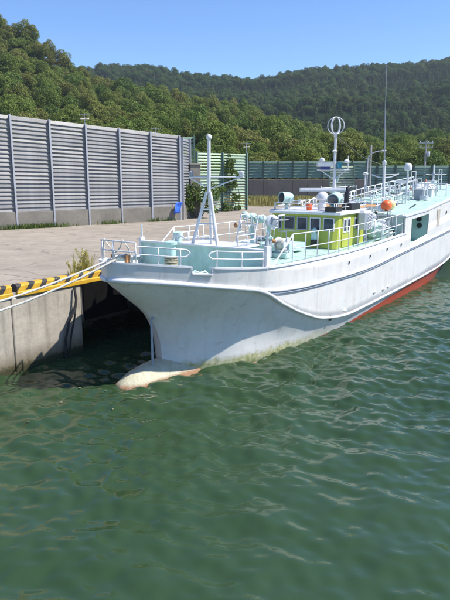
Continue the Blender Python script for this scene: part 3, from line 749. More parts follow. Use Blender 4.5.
# knuckle moulding, rub rails, caps
for sg in (1, -1):
    nm = '' 
    k = MB(); pts = [L(s, sg*(float(Pk(np.array(max(0, s+.575)))*aft(s))+.02), float(_zk(s))) for s in np.concatenate([np.linspace(-.57, -.48, 6), np.linspace(-.4, 9, 60), np.linspace(9.5, S_END, 30)])]
    k.tube(pts, [.07 if p[0] < 3 else max(.05, .07-.01*(p[0]-3)) for p in pts], 8); k.build('knuckle_moulding', M_white2, boat, True, 60)
    k = MB(); k.tube(run(_zu, 2.9, S_END, 60, sg, .025), .05, 8); k.build('upper_rub_rail', M_white2, boat, True, 60)
    k = MB(); k.tube(run(_zu, 3.1, S_END, 60, sg, .012, -.085), .038, 6); k.build('rub_rail_stripe', M_rub, boat, True, 60)
    for a, b_ in ((-.63, .88), (1.42, 3.25), (3.27, SUP)):
        k = MB(); V = []; F = []; S = np.concatenate([np.linspace(a, a+.3, 8)[:-1], np.linspace(a+.3, b_, 26)])
        for s in S:
            n = edge_n(s); z = float(_zt(s)); i = min(.15, n)
            V += [L(s, sg*(n+.025), z-.035), L(s, sg*(n+.025), z+.012), L(s, sg*(n-i), z+.012), L(s, sg*(n-i), z-.035)]
        for j in range(len(S)-1):
            for e in range(4): F.append((j*4+e, j*4+(e+1) % 4, j*4+4+(e+1) % 4, j*4+4+e))
        F += [(0, 1, 2, 3), tuple(len(V)-4+e for e in (3, 2, 1, 0))]
        k.add(V, F); k.build('bulwark_cap', M_white2, boat)
# notch lip
for sg in (1, -1):
    k = MB(); a, b_ = NOTCH; V = []; S = np.linspace(a, b_, 6); F = []
    for s in S:
        n = edge_n(s); z = float(_zt(s))-.17; V += [L(s, sg*(n+.012), z+.004), L(s, sg*(n-.30), z+.004), L(s, sg*(n-.30), z-.04), L(s, sg*(n+.012), z-.04)]
    for j in range(5):
        for e in range(4): F.append((j*4+e, j*4+(e+1) % 4, j*4+4+(e+1) % 4, j*4+4+e))
    F += [(0, 1, 2, 3), (23, 22, 21, 20)]; k.add(V, F); o = k.build('fairlead_sill', M_white2, boat)
    k = MB(); k.tube([L(a, sg*(edge_n(a)-.1), float(_zt(a))-.16+h) for a, h in ((.97, .0), (1.02, .05), (1.15, .0), (1.28, .05), (1.33, 0))], .03, 6); k.build('fairlead', M_mint, o, True)
# decks
def deck(name, a, b_, zf, inset, m, n=24, port=None):
    S = np.linspace(a, b_, n); k = MB(); V = []; F = []
    for s in S:
        h = max(.02, (float(Pk(np.array(max(0, s+.45)))*aft(s)) if s < 3.29 else edge_n(s))-inset); V += [L(s, h if port is None else port, zf(s)), L(s, 0, zf(s)+.03), L(s, -h, zf(s))]
    for j in range(n-1):
        for e in range(2): F.append((j*3+e, j*3+e+1, j*3+4+e, j*3+3+e))
    k.add(V, F); o = k.build(name, m, boat); md = o.modifiers.new('thick', 'SOLIDIFY'); md.thickness = .05; return o
deck('fore_deck', -.42, 3.28, lambda s: float(_zk(s))+.06, .09, M_deck)
deck('main_deck', 3.3, 16.18, lambda s: float(_zt(s))-.13, .07, M_deck); deck('working_deck', 16.19, 20.8, lambda s: float(_zt(s))-.13, .07, M_deck, 12, 1.5)
# breakwater bulkhead across the deck
k = MB(); k.box(3.27, 3.33, -2.30, 2.30, 2.4, 3.40); k.build('breakwater', M_mint, boat)
k = MB(); k.box(3.22, 3.40, -2.34, 2.34, 3.402, 3.45); k.build('breakwater_cap', M_white2, boat)
for sg in (1, -1):
    k = MB(); k.bbox(3.20, 3.42, sg*2.33-.05, sg*2.33+.05, 2.85, 3.55, .01); k.tube([L(3.31, -sg*2.33, 3.5), L(3.31, -sg*2.33, 3.95)], .03, 8); k.build('corner_post', M_white2, boat)
# centre trunk behind it
k = MB(); k.bbox(3.40, 4.75, -1.15, 1.15, 2.7, 3.34, .05); tr = k.build('trunk', M_mint, boat)
k = MB(); k.bbox(3.42, 4.8, -1.2, 1.2, 3.343, 3.40, .02); k.build('trunk_top', M_white, tr)
for s0 in (7.6,):
    k = MB(); k.bbox(s0, s0+1.4, -.7, .7, 2.8, 3.05, .03); h = k.build('hatch', M_mint, tr)
# bulb and stem rod
def bulb():
    # (s, half width, top): a rounded snout that widens into a ledge along the waterline
    prof = [(-.42, .01, -.2), (-.40, .12, -.10), (-.33, .25, -.01), (-.18, .38, .11), (.07, .48, .22), (.42, .55, .30), (.9, .62, .35), (1.45, .74, .34), (1.9, .86, .30), (2.4, 1.10, .28), (3.0, 1.47, .25), (3.6, 1.73, .21), (4.3, 1.91, .15), (5.2, 2.04, .06), (6.2, 2.0, -.12)]
    V = []; F = []; seg = 24
    for s, w, top in prof:
        bz = top+.27
        for a in range(seg):
            t = 2*math.pi*a/seg; V.append(L(s+.03*math.sin(7*t), w*math.cos(t)+.012*math.sin(9*s+3*t), -.27+bz*math.sin(t)+.012*math.sin(11*s+2*t)))
    for i in range(len(prof)-1):
        for a in range(seg): F.append((i*seg+a, i*seg+(a+1) % seg, (i+1)*seg+(a+1) % seg, (i+1)*seg+a))
    F += [tuple(range(seg))]
    m, nt, b, vec = newmat('bulb_growth')
    sep = nd(nt, 'ShaderNodeSeparateXYZ'); nt.links.new(vec, sep.inputs[0]); n1 = noise(nt, vec, 3, 6, .75); n2 = noise(nt, vec, 14, 5, .7)
    c = mixc(nt, mapr(nt, n1, .38, .62), (.44, .41, .27), (.54, .51, .39)); c = mixc(nt, mapr(nt, noise(nt, vec, 5, 6, .8), .52, .70, 0, .55), c, (.26, .27, .10))
    e = mathn(nt, 'MULTIPLY_ADD', n1, .12, sep.outputs[2]); c = mixc(nt, mapr(nt, e, .135, .06, 0, .8), c, (.30, .12, .05))
    nt.links.new(c, b.inputs['Base Color']); b.inputs['Roughness'].default_value = .8; bump(nt, b, n2, .9, .03)
    k = MB(); k.add(V, F); o = k.build('bulbous_bow', m, boat, True, 60)
bulb()
k = MB(); k.tube([L(1.05, .04, 1.62), L(.95, .09, 1.66), L(.88, .11, 1.58), L(.87, .12, .9), L(.87, .13, .15)], .033, 8); k.tube([L(1.10, 0, 1.62), L(.84, .14, 1.64)], .03, 6); k.build('stem_rod', M_grey, boat, True)
# guard rails
def rail(name, pts, heights, m=M_white2, r=.018, sp=.8, parent=None, every=None, base=0.):
    """pts: deck-edge polyline (local); one rod per height, stanchions as children"""
    k = MB(); P = [Vector(p) for p in pts]
    for h in heights: k.tube([p+Vector((0, 0, h)) for p in P], r, 6)
    o = k.build(name, m, parent or boat, True, 60)
    d = [0.]
    for a, b_ in zip(P, P[1:]): d.append(d[-1]+(b_-a).length)
    n = max(1, round(d[-1]/sp)); H = max(heights); sm = MB().tube([(0, 0, base), (0, 0, H)], r*1.05, 6).mesh('stanchion', m, True)
    for i in range(n+1):
        q = d[-1]*i/n; j = min(len(P)-2, max(0, int(np.searchsorted(d, q))-1)); t = (q-d[j])/max(1e-6, d[j+1]-d[j]); p = P[j].lerp(P[j+1], t)
        s = link('stanchion', sm, o if (parent is None or parent is boat) else parent); s.location = p
    return o
def edge_pts(a, b_, n, sg=1, ins=.07): return [L(s, sg*(max(0.02, edge_n(s)-ins)), float(_zt(s))+.01) for s in np.linspace(a, b_, n)]
HB = .42
for sg in (1,):
    rail('bow_rail', edge_pts(-.2, .68, 9, sg), (HB*.52, HB), sp=.75)
    rail('bow_rail', edge_pts(1.56, 3.15, 8, sg), (HB*.52, HB), sp=.85)
    for s0, d in ((.68, 1), (1.56, -1)):
        p = [L(s0+d*x, sg*(edge_n(s0+d*x)-.07), float(_zt(s0))+.01+z) for x, z in ((0, HB), (.14, HB-.02), (.22, HB*.76), (.14, HB*.54), (0, HB*.52))]
        k = MB(); k.tube(p, .022, 6); k.build('rail_end', M_white2, boat, True)
pul = [L(-.2, edge_n(-.2)-.07, 3.36), L(-.44, .30, 3.40), L(-.56, .1, 3.42), L(-.56, -.1, 3.42), L(-.44, -.30, 3.40), L(-.2, -edge_n(-.2)+.07, 3.36), L(.4, -edge_n(.4)+.07, 3.28)]
rail('pulpit_rail', pul, (.26, .50), sp=.62, r=.019)
# main side rails
for sg in (1, -1):
    rail('side_rail', edge_pts(4.9, 15.3, 30, sg, .12), (.42, .86), sp=.85, r=.019)
    k = MB(); k.tube([L(3.75, sg*(edge_n(3.75)-.12), float(_zt(3.75))), L(4.9, sg*(edge_n(4.9)-.12), float(_zt(4.9))+.86)], .024, 6); k.build('sloping_rail', M_white2, boat, True)
# foremast (tripod with crossarm and ladder)
fm = MB(); fm.tube([L(3.78, 0, 4.95), L(3.80, 0, 6.55)], [.06, .045], 8)
fm.tube([L(3.62, .42, 3.41), L(3.76, .06, 5.0)], .05, 8); fm.tube([L(4.05, -.10, 3.41), L(3.80, 0, 5.0)], .05, 8); fm.tube([L(3.48, -.42, 3.41), L(3.74, -.05, 5.0)], .05, 8)
fm = fm.build('foremast', M_white2, boat, True, 60)
k = MB(); k.ball(L(3.80, 0, 6.60), .085, .085, .09); k.build('masthead_lamp', M_white2, fm, True)
k = MB()
for t in (.12, .4, .68): k.tube([L(3.62+.14*t, .42-.36*t, 3.41+1.59*t), L(3.48+.26*t, -.42+.37*t, 3.41+1.59*t)], .022, 6)
for t in (.3, .55): k.tube([L(4.05-.25*t, -.1+.1*t, 3.41+1.59*t), L(3.62+.14*t, .42-.36*t, 3.41+1.59*t)], .02, 6)
k.build('rung', M_white2, fm, True)
ca = MB(); wx, wy = math.cos(BANG), math.sin(BANG)      # crossarm lies athwart, swung a little
def arm(c, h, z, dz=0): return L(c[0]+h*.45, c[1]+h*.89, z+dz)
C0 = (3.79, 0)
ca.tube([arm(C0, -.62, 5.44), arm(C0, 1.05, 5.44)], .028, 6)
ca.tube([arm(C0, -.60, 5.42), arm(C0, -.3, 5.25), arm(C0, 0, 5.12)], .02, 6); ca.tube([arm(C0, .95, 5.42), arm(C0, .45, 5.25), arm(C0, 0, 5.08)], .02, 6)
ca = ca.build('crossarm', M_white2, fm, True)
k = MB(); k.lathe([(.05, 0), (.07, .03), (.07, .14), (.04, .17)], arm(C0, -.55, 5.46), seg=8); k.build('deck_lamp', M_grey, fm, True)
k = MB(); k.lathe([(.05, 0), (.07, .03), (.07, .14), (.04, .17)], arm(C0, .98, 5.46), seg=8); k.build('deck_lamp', M_white2, fm, True)
# low white table-like rails near the mast foot
rail('deck_rail', [L(3.6, -1.1, 3.40), L(4.7, -1.1, 3.40)], (.14, .32), sp=.6)
rail('deck_rail', [L(3.7, 1.1, 3.40), L(4.7, 1.1, 3.40)], (.16, .33), sp=.55)
# mooring bitt with rope, windlass
def bitt(s, n, z0, h, r, wrap=True):
    k = MB(); k.lathe([(r*1.5, 0), (r*1.5, .04), (r, .06), (r, h-.1), (r*1.35, h-.08), (r*1.35, h), (r*.6, h+.03)], L(s, n, z0), seg=12); b = k.build('mooring_bitt', M_mint, boat, True)
    if wrap:
        k = MB(); pts = [L(s+(r+.035)*math.cos(a)*random.uniform(.97, 1.1), n+(r+.035)*math.sin(a), z0+.2+a*.0105) for a in np.arange(0, 38, .45)]
        k.tube(pts, .03, 6); k.build('rope_turns', M_orope, b, True)
bitt(2.35, -.35, 2.6, 1.0, .14); bitt(3.7, -1.15, 3.40, .32, .12, False)
k = MB(); k.tube([L(3.0, -.9, 3.46), L(3.0, -.75, 3.66), L(3.0, -.5, 3.72), L(3.0, -.3, 3.62)], .03, 6); k.tube([L(3.0, -.9, 3.46), L(3.3, -.85, 3.5)], .03, 6); k.build('anchor_davit', M_white2, boat, True)
# bow roller and post
k = MB(); k.lathe([(.075, -.2), (.09, -.18), (.06, -.14), (.06, .14), (.09, .18), (.075, .2)], L(-.30, .18, 3.50), (0, 1, 0), 10); ro = k.build('bow_roller', M_steel, boat, True)
k = MB(); k.box(-.37, -.23, .05, .09, 3.30, 3.55); k.box(-.37, -.23, -.44, -.40, 3.30, 3.55); k.build('roller_cheek', M_rust, ro)
# ladder frame forward of the wheelhouse
k = MB()
for n in (.1, .75):
    k.tube([L(4.95, n, 2.8), L(5.45, n, 4.22), L(5.75, n, 4.22), L(6.3, n, 2.8)], .026, 6)
for t in (.2, .4, .6, .8): k.tube([L(4.95+.5*t, .1, 2.8+1.42*t), L(4.95+.5*t, .75, 2.8+1.42*t)], .02, 6)
k.build('ladder_frame', M_white2, boat, True)
# line hauler
def hauler(s, n, z, label=None):
    k = MB(); k.lathe([(.16, 0), (.16, .06), (.07, .1), (.07, .5), (.12, .55)], L(s, n, z), seg=10); h = k.build('line_hauler', M_mint, boat, True)
    k = MB(); k.lathe([(.19, -.10), (.22, -.08), (.14, -.02), (.14, .02), (.22, .08), (.19, .10)], L(s, n+.12, z+.58), (-.6, -.8, .1), 16); k.build('sheave', M_white, h, True)
    k = MB(); k.lathe([(.1, -.112), (.13, -.11), (.13, .11), (.1, .112)], L(s, n+.12, z+.58), (-.6, -.8, .1), 12); k.build('hub', M_grey, h, True)
    k = MB(); k.lathe([(.17, -.03), (.17, .03)], L(s, n+.12, z+.58), (-.6, -.8, .1), 16); k.build('groove', M_black, h)
    k = MB(); k.ball(L(s-.1, n-.2, z+.66), .2, .16, .14); k.lathe([(.1, 0), (.1, .3), (.06, .36)], L(s-.05, n-.35, z+.55), (0, .6, .5), 10); k.build('motor', M_mint, h, True)
    k = MB(); k.bbox(s-.1, s+.1, -n-.1, -n+.1, 2.72, z+.003, .02); k.build('pedestal', M_grey, h)
    k = MB(); k.tube([L(s, n, z+.3), L(s+.3, n-.1, z+.2), L(s+.5, n-.2, z+.02)], .022, 6); k.tube([L(s+.05, n, z+.35), L(s+.3, n+.05, z+.3), L(s+.45, n-.05, z+.02)], .022, 6); k.build('hose', M_white2, h, True)
hauler(6.3, .65, 3.4)
k = MB(); k.ball(L(6.15, .1, 4.16), .2, .13, .1); k.lathe([(.13, 0), (.13, .22), (.07, .28)], L(6.0, .05, 4.08), (-.3, .5, .5), 10); k.tube([L(6.15, .1, 2.75), L(6.15, .1, 4.1)], .07, 8); k.build('winch_head', M_mint, boat, True)
k = MB(); k.lathe([(.22, -.22), (.24, -.2), (.12, -.16), (.12, .16), (.24, .2), (.22, .22)], L(6.75, .95, 3.2), (.2, 1, 0), 16); dr = k.build('winch_drum', M_white, boat, True)
k = MB(); k.lathe([(.14, -.14), (.2, -.1), (.21, .1), (.14, .14)], L(6.75, .95, 3.2), (.2, 1, 0), 14); k.build('wound_line', M_rope, dr, True)
k = MB(); k.bbox(6.45, 7.05, -1.25, -.65, 2.75, 2.92, .03); k.box(6.7, 6.8, -1.24, -1.19, 2.92, 3.22); k.box(6.7, 6.8, -.72, -.67, 2.92, 3.22); k.build('winch_base', M_mint, dr)
# ----------------- wheelhouse
def wheelhouse():
    F0, F1, N, Z0, Z1 = 10.0, 13.15, 1.45, 2.72, 4.0
    def plan(z):
        rk = .12*(z-Z0)/(Z1-Z0); b = .14
        return [L(F0+rk+b, N, z), L(F0+rk, N-b, z), L(F0+rk, -N+b, z), L(F0+rk+b, -N, z), L(F1, -N, z), L(F1, N, z)]
    k = MB(); A = plan(Z0); B_ = plan(Z1); n = 6
    k.add(A+B_, [(i, (i+1) % n, (i+1) % n+n, i+n) for i in range(n)]+[tuple(range(n, 2*n))]); w = k.build('wheelhouse', M_lime, boat)
    # roof with white rim
    b = .14; o = .10
    ring = lambda z, e: [L(F0+.12+b-e, N+e, z), L(F0+.12-e, N-b+e*.6, z), L(F0+.12-e, -N+b-e*.6, z), L(F0+.12+b-e, -N-e, z), L(F1+e, -N-e, z), L(F1+e, N+e, z)]
    k = MB(); k.add(ring(4.002, o)+ring(4.10, o)+ring(4.14, o-.05), [(i, (i+1) % 6, (i+1) % 6+6, i+6) for i in range(6)]+[(i+6, (i+1) % 6+6, (i+1) % 6+12, i+12) for i in range(6)]+[tuple(range(12, 18)), tuple(range(5, -1, -1))])
    k.build('roof', M_white2, w)
    k = MB(); k.box(10.0, 10.6, -1.42, -.98, 4.143, 4.30); k.build('roof_locker', M_black, w)
    # front windows
    for i in range(5):
        n = -1.12+.56*i; zc = 3.64; s = F0+.12*(zc-Z0)/(Z1-Z0)
        fr = MB(); w2, h2, t = .19, .22, .035
        for (a, b2, c, d) in ((-w2-t, w2+t, h2, h2+t), (-w2-t, w2+t, -h2-t, -h2), (-w2-t, -w2, -h2, h2), (w2, w2+t, -h2, h2)): fr.box(s-.045, s+.03, -n+a, -n+b2, zc+c, zc+d)
        fr.build('window_frame', M_grey if i < 3 else M_white, w)
        g = MB(); g.box(s-.02, s+.02, -n-w2, -n+w2, zc-h2, zc+h2); g.build('window_pane', M_glassb, w)
    # port side: sliding door with two panes, side window
    for sgn in (1, -1):
        y = -sgn*N
        d = MB(); d.box(10.55, 11.35, min(y, y-sgn*.03), max(y, y-sgn*.03), 2.75, 3.92); d.build('door', M_lime, w)
        for s0 in (10.62, 11.0):
            fr = MB(); a, b2 = sorted((y-sgn*.032, y-sgn*.05)); fr.box(s0, s0+.30, a, b2, 3.30, 3.86); fr.build('window_frame', M_white2, w)
            a, b2 = sorted((y-sgn*.052, y-sgn*.058)); g = MB(); g.box(s0+.05, s0+.25, a, b2, 3.37, 3.80); g.build('window_pane', M_glassb, w)
        fr = MB(); a, b2 = sorted((y-sgn*.002, y-sgn*.025)); fr.box(11.8, 12.6, a, b2, 3.40, 3.84); fr.build('window_frame', M_white2, w)
        a, b2 = sorted((y-sgn*.027, y-sgn*.034)); g = MB(); g.box(11.87, 12.53, a, b2, 3.46, 3.78); g.build('window_pane', M_glassb, w)
    # front fittings
    k = MB(); k.box(9.86, 10.0, -.72, -.5, 3.05, 3.3); k.ball(L(9.9, .62, 3.4), .1, .1, .12); k.build('fire_monitor', M_mint, w)
    k = MB(); k.box(9.8, 10.0, -.75, -.5, 2.85, 3.05); k.build('battery_box', M_black, w)
    # roof rail
    k = MB(); R_ = ring(4.14, -.06)
    for h in (.14, .28): k.tube([(p[0], p[1], p[2]+h) for p in R_], .016, 6, True)
    k.build('roof_rail', M_white2, w, True)
    sm = MB().tube([(0, 0, 0), (0, 0, .28)], .017, 6).mesh('rail_post', M_white2, True)
    for i in range(6):
        a, b2 = Vector(R_[i]), Vector(R_[(i+1) % 6])
        for t in np.arange(0, 1, .5 if (b2-a).length < 1 else .25): link('rail_post', sm, w).location = a.lerp(b2, t)
wheelhouse()
def searchlight(s, n, z, d, r, ln, lens):
    d = Vector(d).normalized(); c = Vector(L(s, n, z))
    k = MB(); k.lathe([(r*.35, -ln*.62), (r*.8, -ln*.52), (r*.98, -ln*.3), (r, ln*.5), (r*1.06, ln*.5), (r*1.06, ln*.56), (r*.93, ln*.56), (r*.92, ln*.50)], c, d, 20); o = k.build('searchlight', M_mint, boat, True)
    k = MB(); k.lathe([(r*.92, 0), (r*.8, .03), (r*.4, .06), (.01, .07)], c+d*ln*.48, d, 20); k.build('lens', lens, o, True)
    side = d.cross(Vector((0, 0, 1))).normalized(); k = MB()
    k.tube([c+side*r*1.12, c+side*r*1.12+Vector((0, 0, -r*.8)), c+Vector((0, 0, -r*1.25)), c-side*r*1.12+Vector((0, 0, -r*.8)), c-side*r*1.12], .03, 6)
    k.lathe([(.13, 0), (.13, .04), (.06, .06), (.06, .2)], c+Vector((0, 0, -r*1.25-.2)), (0, 0, 1), 10); k.build('yoke', M_mint, o, True)
def wdir(x, y, z):   # world direction to boat frame
    v = Matrix.Rotation(-BANG, 3, 'Z') @ Vector((x, y, z)); return v
searchlight(10.55, -.98, 4.60, wdir(-.86, -.48, .05), .225, .46, M_black)
searchlight(10.75, 1.08, 4.60, wdir(-.55, -.80, -.18), .24, .5, M_lens)
# radar
k = MB(); k.lathe([(.17, 0), (.19, .05), (.15, .3), (.13, .38)], L(11.3, .25, 4.14), seg=14); k.lathe([(.2, .38), (.24, .42), (.24, .56), (.15, .68), (.05, .72)], L(11.3, .25, 4.14), seg=14); rd = k.build('radar', M_white2, boat, True)
k = MB(); a = wdir(1, .08, 0); c = Vector(L(11.3, .25, 4.92)); u = wdir(.08, -1, 0); hl = .92
k.add([c+a*x*hl+u*y*.08+Vector((0, 0, z*.065)) for x in (-1, 1) for y, z in ((-1, -1), (1, -1), (1.15, 0), (1, 1), (-1, 1))], [(0, 1, 2, 3, 4), (9, 8, 7, 6, 5)]+[(i, (i+1) % 5, (i+1) % 5+5, i+5) for i in range(5)]); k.build('scanner_bar', M_white2, rd)
k = MB(); k.add([c+a*x+u*.0905+Vector((0, 0, z)) for x, z in ((-.2, -.03), (.3, -.03), (.3, .03), (-.2, .03))], [(0, 1, 2, 3)])
# roof clutter
k = MB(); k.tube([L(10.7, -.35, 4.14), L(10.7, -.35, 4.42)], .02, 6); k.lathe([(.03, 0), (.09, .12), (.1, .14)], L(10.7, -.35, 4.42), (-.5, .4, .3), 10); k.build('horn', M_white2, boat, True)
k = MB(); k.lathe([(.03, 0), (.13, .02), (.13, .22), (.05, .26)], L(12.2, 1.2, 4.14), seg=12); k.build('small_radome', M_white2, boat, True)
k = MB(); k.bbox(11.35, 12.25, -1.5, -1.05, 4.143, 4.40, .03); k.build('equipment_box', M_black, boat)
k = MB(); k.tube([L(12.1, .95, 4.14), L(12.1, .95, 4.75), L(12.16, .97, 4.95), L(12.3, 1.0, 5.0)], [.11, .10, .10, .09], 10); k.build('exhaust_pipe', M_black, boat, True)
# tan awning board and casing behind the wheelhouse
k = MB(); k.bbox(13.3, 15.6, -.95, 1.1, 4.10, 4.17, .02); aw = k.build('awning_board', M_tan, boat)
k = MB()
for s in (13.4, 15.5):
    for n in (.85, -1.0): k.tube([L(s, n, 2.8), L(s, n, 4.1)], .035, 6)
k.build('awning_post', M_white2, aw, True)
k = MB(); k.bbox(13.2, 15.3, -1.1, .9, 2.8, 3.75, .04); k.build('engine_casing', M_white, boat)
k = MB(); k.bbox(11.9, 12.6, -1.95, -1.5, 3.35, 4.1, .1); lk = k.build('side_machine', M_white, boat, True, 30)
k = MB()
for i in range(5): k.tube([L(11.95+.02*i, 1.98, 3.5+.12*i), L(12.25, 2.02, 3.45+.12*i), L(12.55, 1.98, 3.52+.12*i)], .02, 5)
k.tube([L(12.0, 1.7, 4.0), L(12.3, 1.9, 4.25), L(12.6, 1.7, 4.05)], .035, 6); k.tube([L(12.2, 1.75, 2.8), L(12.2, 1.75, 3.4)], .05, 6); k.build('hoses', M_grey, lk, True)
# main mast with globe aerial
mm = MB(); mm.tube([L(13.0, 0, 2.8), L(12.98, 0, 5.2), L(12.94, 0, 7.18)], [.08, .065, .05], 10); mm.tube([L(13.45, 0, 3.7), L(13.0, 0, 5.7)], .03, 6); mm = mm.build('main_mast', M_white2, boat, True)
k = MB(); c = Vector(L(12.94, 0, 7.52)); r = .34
for a in (30, 90, 150):
    k.tube([c+Vector((math.cos(R(a+20))*math.cos(t), math.sin(R(a+20))*math.cos(t), math.sin(t)*1.03))*r for t in np.arange(0, 6.28, .2618)], .02, 6, True)
k.lathe([(.06, -.12), (.075, -.1), (.075, .02), (.05, .06)], c-Vector((0, 0, r)), seg=10); k.build('direction_finder_loop', M_white2, mm, True)
X_ = wdir(1, 0, 0); Y_ = wdir(0, 1, 0); mp = Vector(L(12.97, 0, 0))
def box_dir(c, hx, hy, hz):
    c = Vector(c); k = MB(); V = [c+X_*sx*hx+Y_*sy*hy+Vector((0, 0, sz*hz)) for sz in (-1, 1) for sy in (-1, 1) for sx in (-1, 1)]
    return k.add(V, [(0, 2, 3, 1), (4, 5, 7, 6), (0, 1, 5, 4), (2, 6, 7, 3), (0, 4, 6, 2), (1, 3, 7, 5)])
k = MB(); k.tube([mp-X_*.75+Vector((0, 0, 5.72)), mp+X_*.6+Vector((0, 0, 5.72))], .03, 6); k.tube([mp-X_*.6+Vector((0, 0, 5.70)), mp+Vector((0, 0, 5.3))], .02, 6); k.tube([mp+X_*.5+Vector((0, 0, 5.70)), mp+Vector((0, 0, 5.3))], .02, 6); k.build('yard', M_white2, mm, True)
c = mp-X_*.42+Vector((0, 0, 5.93)); box_dir(c, .33, .16, .085).build('light_box', M_white2, mm)
box_dir(c-Vector((0, 0, .15)), .2, .12, .06).build('light_box_base', M_navy, mm)
box_dir(mp+X_*.17-Y_*.02+Vector((0, 0, 5.9)), .1, .1, .12).build('teal_unit', M_teal, mm)
k = MB(); k.lathe([(.1, 0), (.12, .05), (.1, .12), (.03, .16)], mp-X_*.55+Vector((0, 0, 6.06)), seg=10); k.tube([mp-X_*.55+Vector((0, 0, 6.0)), mp-X_*.55+Vector((0, 0, 6.1))], .03, 6); k.build('gps_dome', M_white2, mm, True)
k = MB(); k.tube([mp+X_*.56+Vector((0, 0, 5.72)), mp+X_*.56+Vector((0, 0, 6.3))], .02, 6); k.lathe([(.06, 0), (.11, .02), (.11, .1), (.05, .15)], mp+X_*.5+Vector((0, 0, 6.0)), seg=10); k.build('anemometer', M_white2, mm, True)
k = MB(); k.lathe([(.05, 0), (.11, .02), (.11, .05), (.04, .08)], mp-X_*.04-Y_*.08+Vector((0, 0, 6.45)), seg=10); k.build('mast_lamp', M_white2, mm, True)
k = MB(); k.tube([mp+Vector((0, 0, 5.1)), mp+X_*.14+Vector((0, 0, 5.25)), mp+X_*.2+Vector((0, 0, 5.5))], .035, 6); k.build('bracket', M_mint, mm, True)
# aft mast with long whip aerial
am = MB(); am.tube([L(19.3, 0, 2.9), L(19.05, 0, 6.0)], [.085, .07], 8); am = am.build('aft_mast', M_white2, boat, True)
ap = Vector(L(19.1, 0, 0))
k = MB(); k.tube([ap-X_*.65+Vector((0, 0, 5.52)), ap-X_*.3+Vector((0, 0, 5.40)), ap+Vector((0, 0, 5.36)), ap+X_*.35+Vector((0, 0, 5.40)), ap+X_*.75+Vector((0, 0, 5.55))], .03, 6)
k.tube([ap-X_*.6+Vector((0, 0, 5.5)), ap+X_*.7+Vector((0, 0, 5.53))], .02, 6); k.build('yard', M_white2, am, True)
k = MB(); k.lathe([(.09, 0), (.1, .05), (.1, .2), (.05, .25)], L(19.05, 0, 5.98), seg=10); k.build('aerial_base', M_white2, am, True)
k = MB(); k.tube([L(19.05, 0, 6.2), L(18.8, 0, 8.4), L(18.5, .05, 10.7)], [.035, .025, .012], 6); k.build('whip_aerial', M_grey, am, True)
k = MB(); k.lathe([(.09, 0), (.14, .04), (.14, .1), (.05, .14)], ap-X_*.95+Vector((0, 0, 5.5)), seg=10); k.tube([ap-X_*.95+Vector((0, 0, 2.9)), ap-X_*.95+Vector((0, 0, 5.5))], .03, 6); k.build('floodlight', M_white2, am, True)
# radome on a pole and T-bar scanner
k = MB(); k.tube([L(20.3, .8, 3.2), L(20.4, .8, 5.75)], .05, 8); rp = k.build('radome_pole', M_white2, boat, True)
k = MB(); k.lathe([(.1, 0), (.19, .03), (.2, .22), (.15, .33), (.05, .38)], L(20.4, .8, 5.73), seg=16); k.build('radome', M_white2, rp, True)
k = MB(); k.tube([L(23.3, -.5, 3.3), L(23.3, -.5, 5.0)], .05, 8); tp = k.build('tee_radar', M_white2, boat, True)
box_dir(Vector(L(23.3, -.5, 5.12)), .38, .08, .07).build('scanner_bar', M_white2, tp)
k = MB(); k.lathe([(.12, 0), (.12, .1)], L(23.3, -.5, 4.95), seg=10); k.build('scanner_motor', M_white2, tp, True)
# stern A-mast
sm_ = MB(); sp_ = Vector(L(28.2, 0, 0)); sm_.tube([sp_+Vector((0, 0, 5.2)), sp_+Vector((0, 0, 6.15))], .05, 8); sm_.tube([sp_-X_*.42+Vector((0, 0, 3.3)), sp_+Vector((0, 0, 5.3))], .05, 8); sm_.tube([sp_+X_*.2+Vector((0, 0, 3.3)), sp_+Vector((0, 0, 5.3))], .05, 8); sm_ = sm_.build('stern_mast', M_white2, boat, True)
k = MB(); k.tube([sp_-X_*.5+Vector((0, 0, 5.52)), sp_+X_*.8+Vector((0, 0, 5.52))], .03, 6); k.build('yard', M_white2, sm_, True)
k = MB(); k.ball(sp_+Vector((0, 0, 5.55)), .1); k.build('masthead_lamp', M_grey, sm_, True)
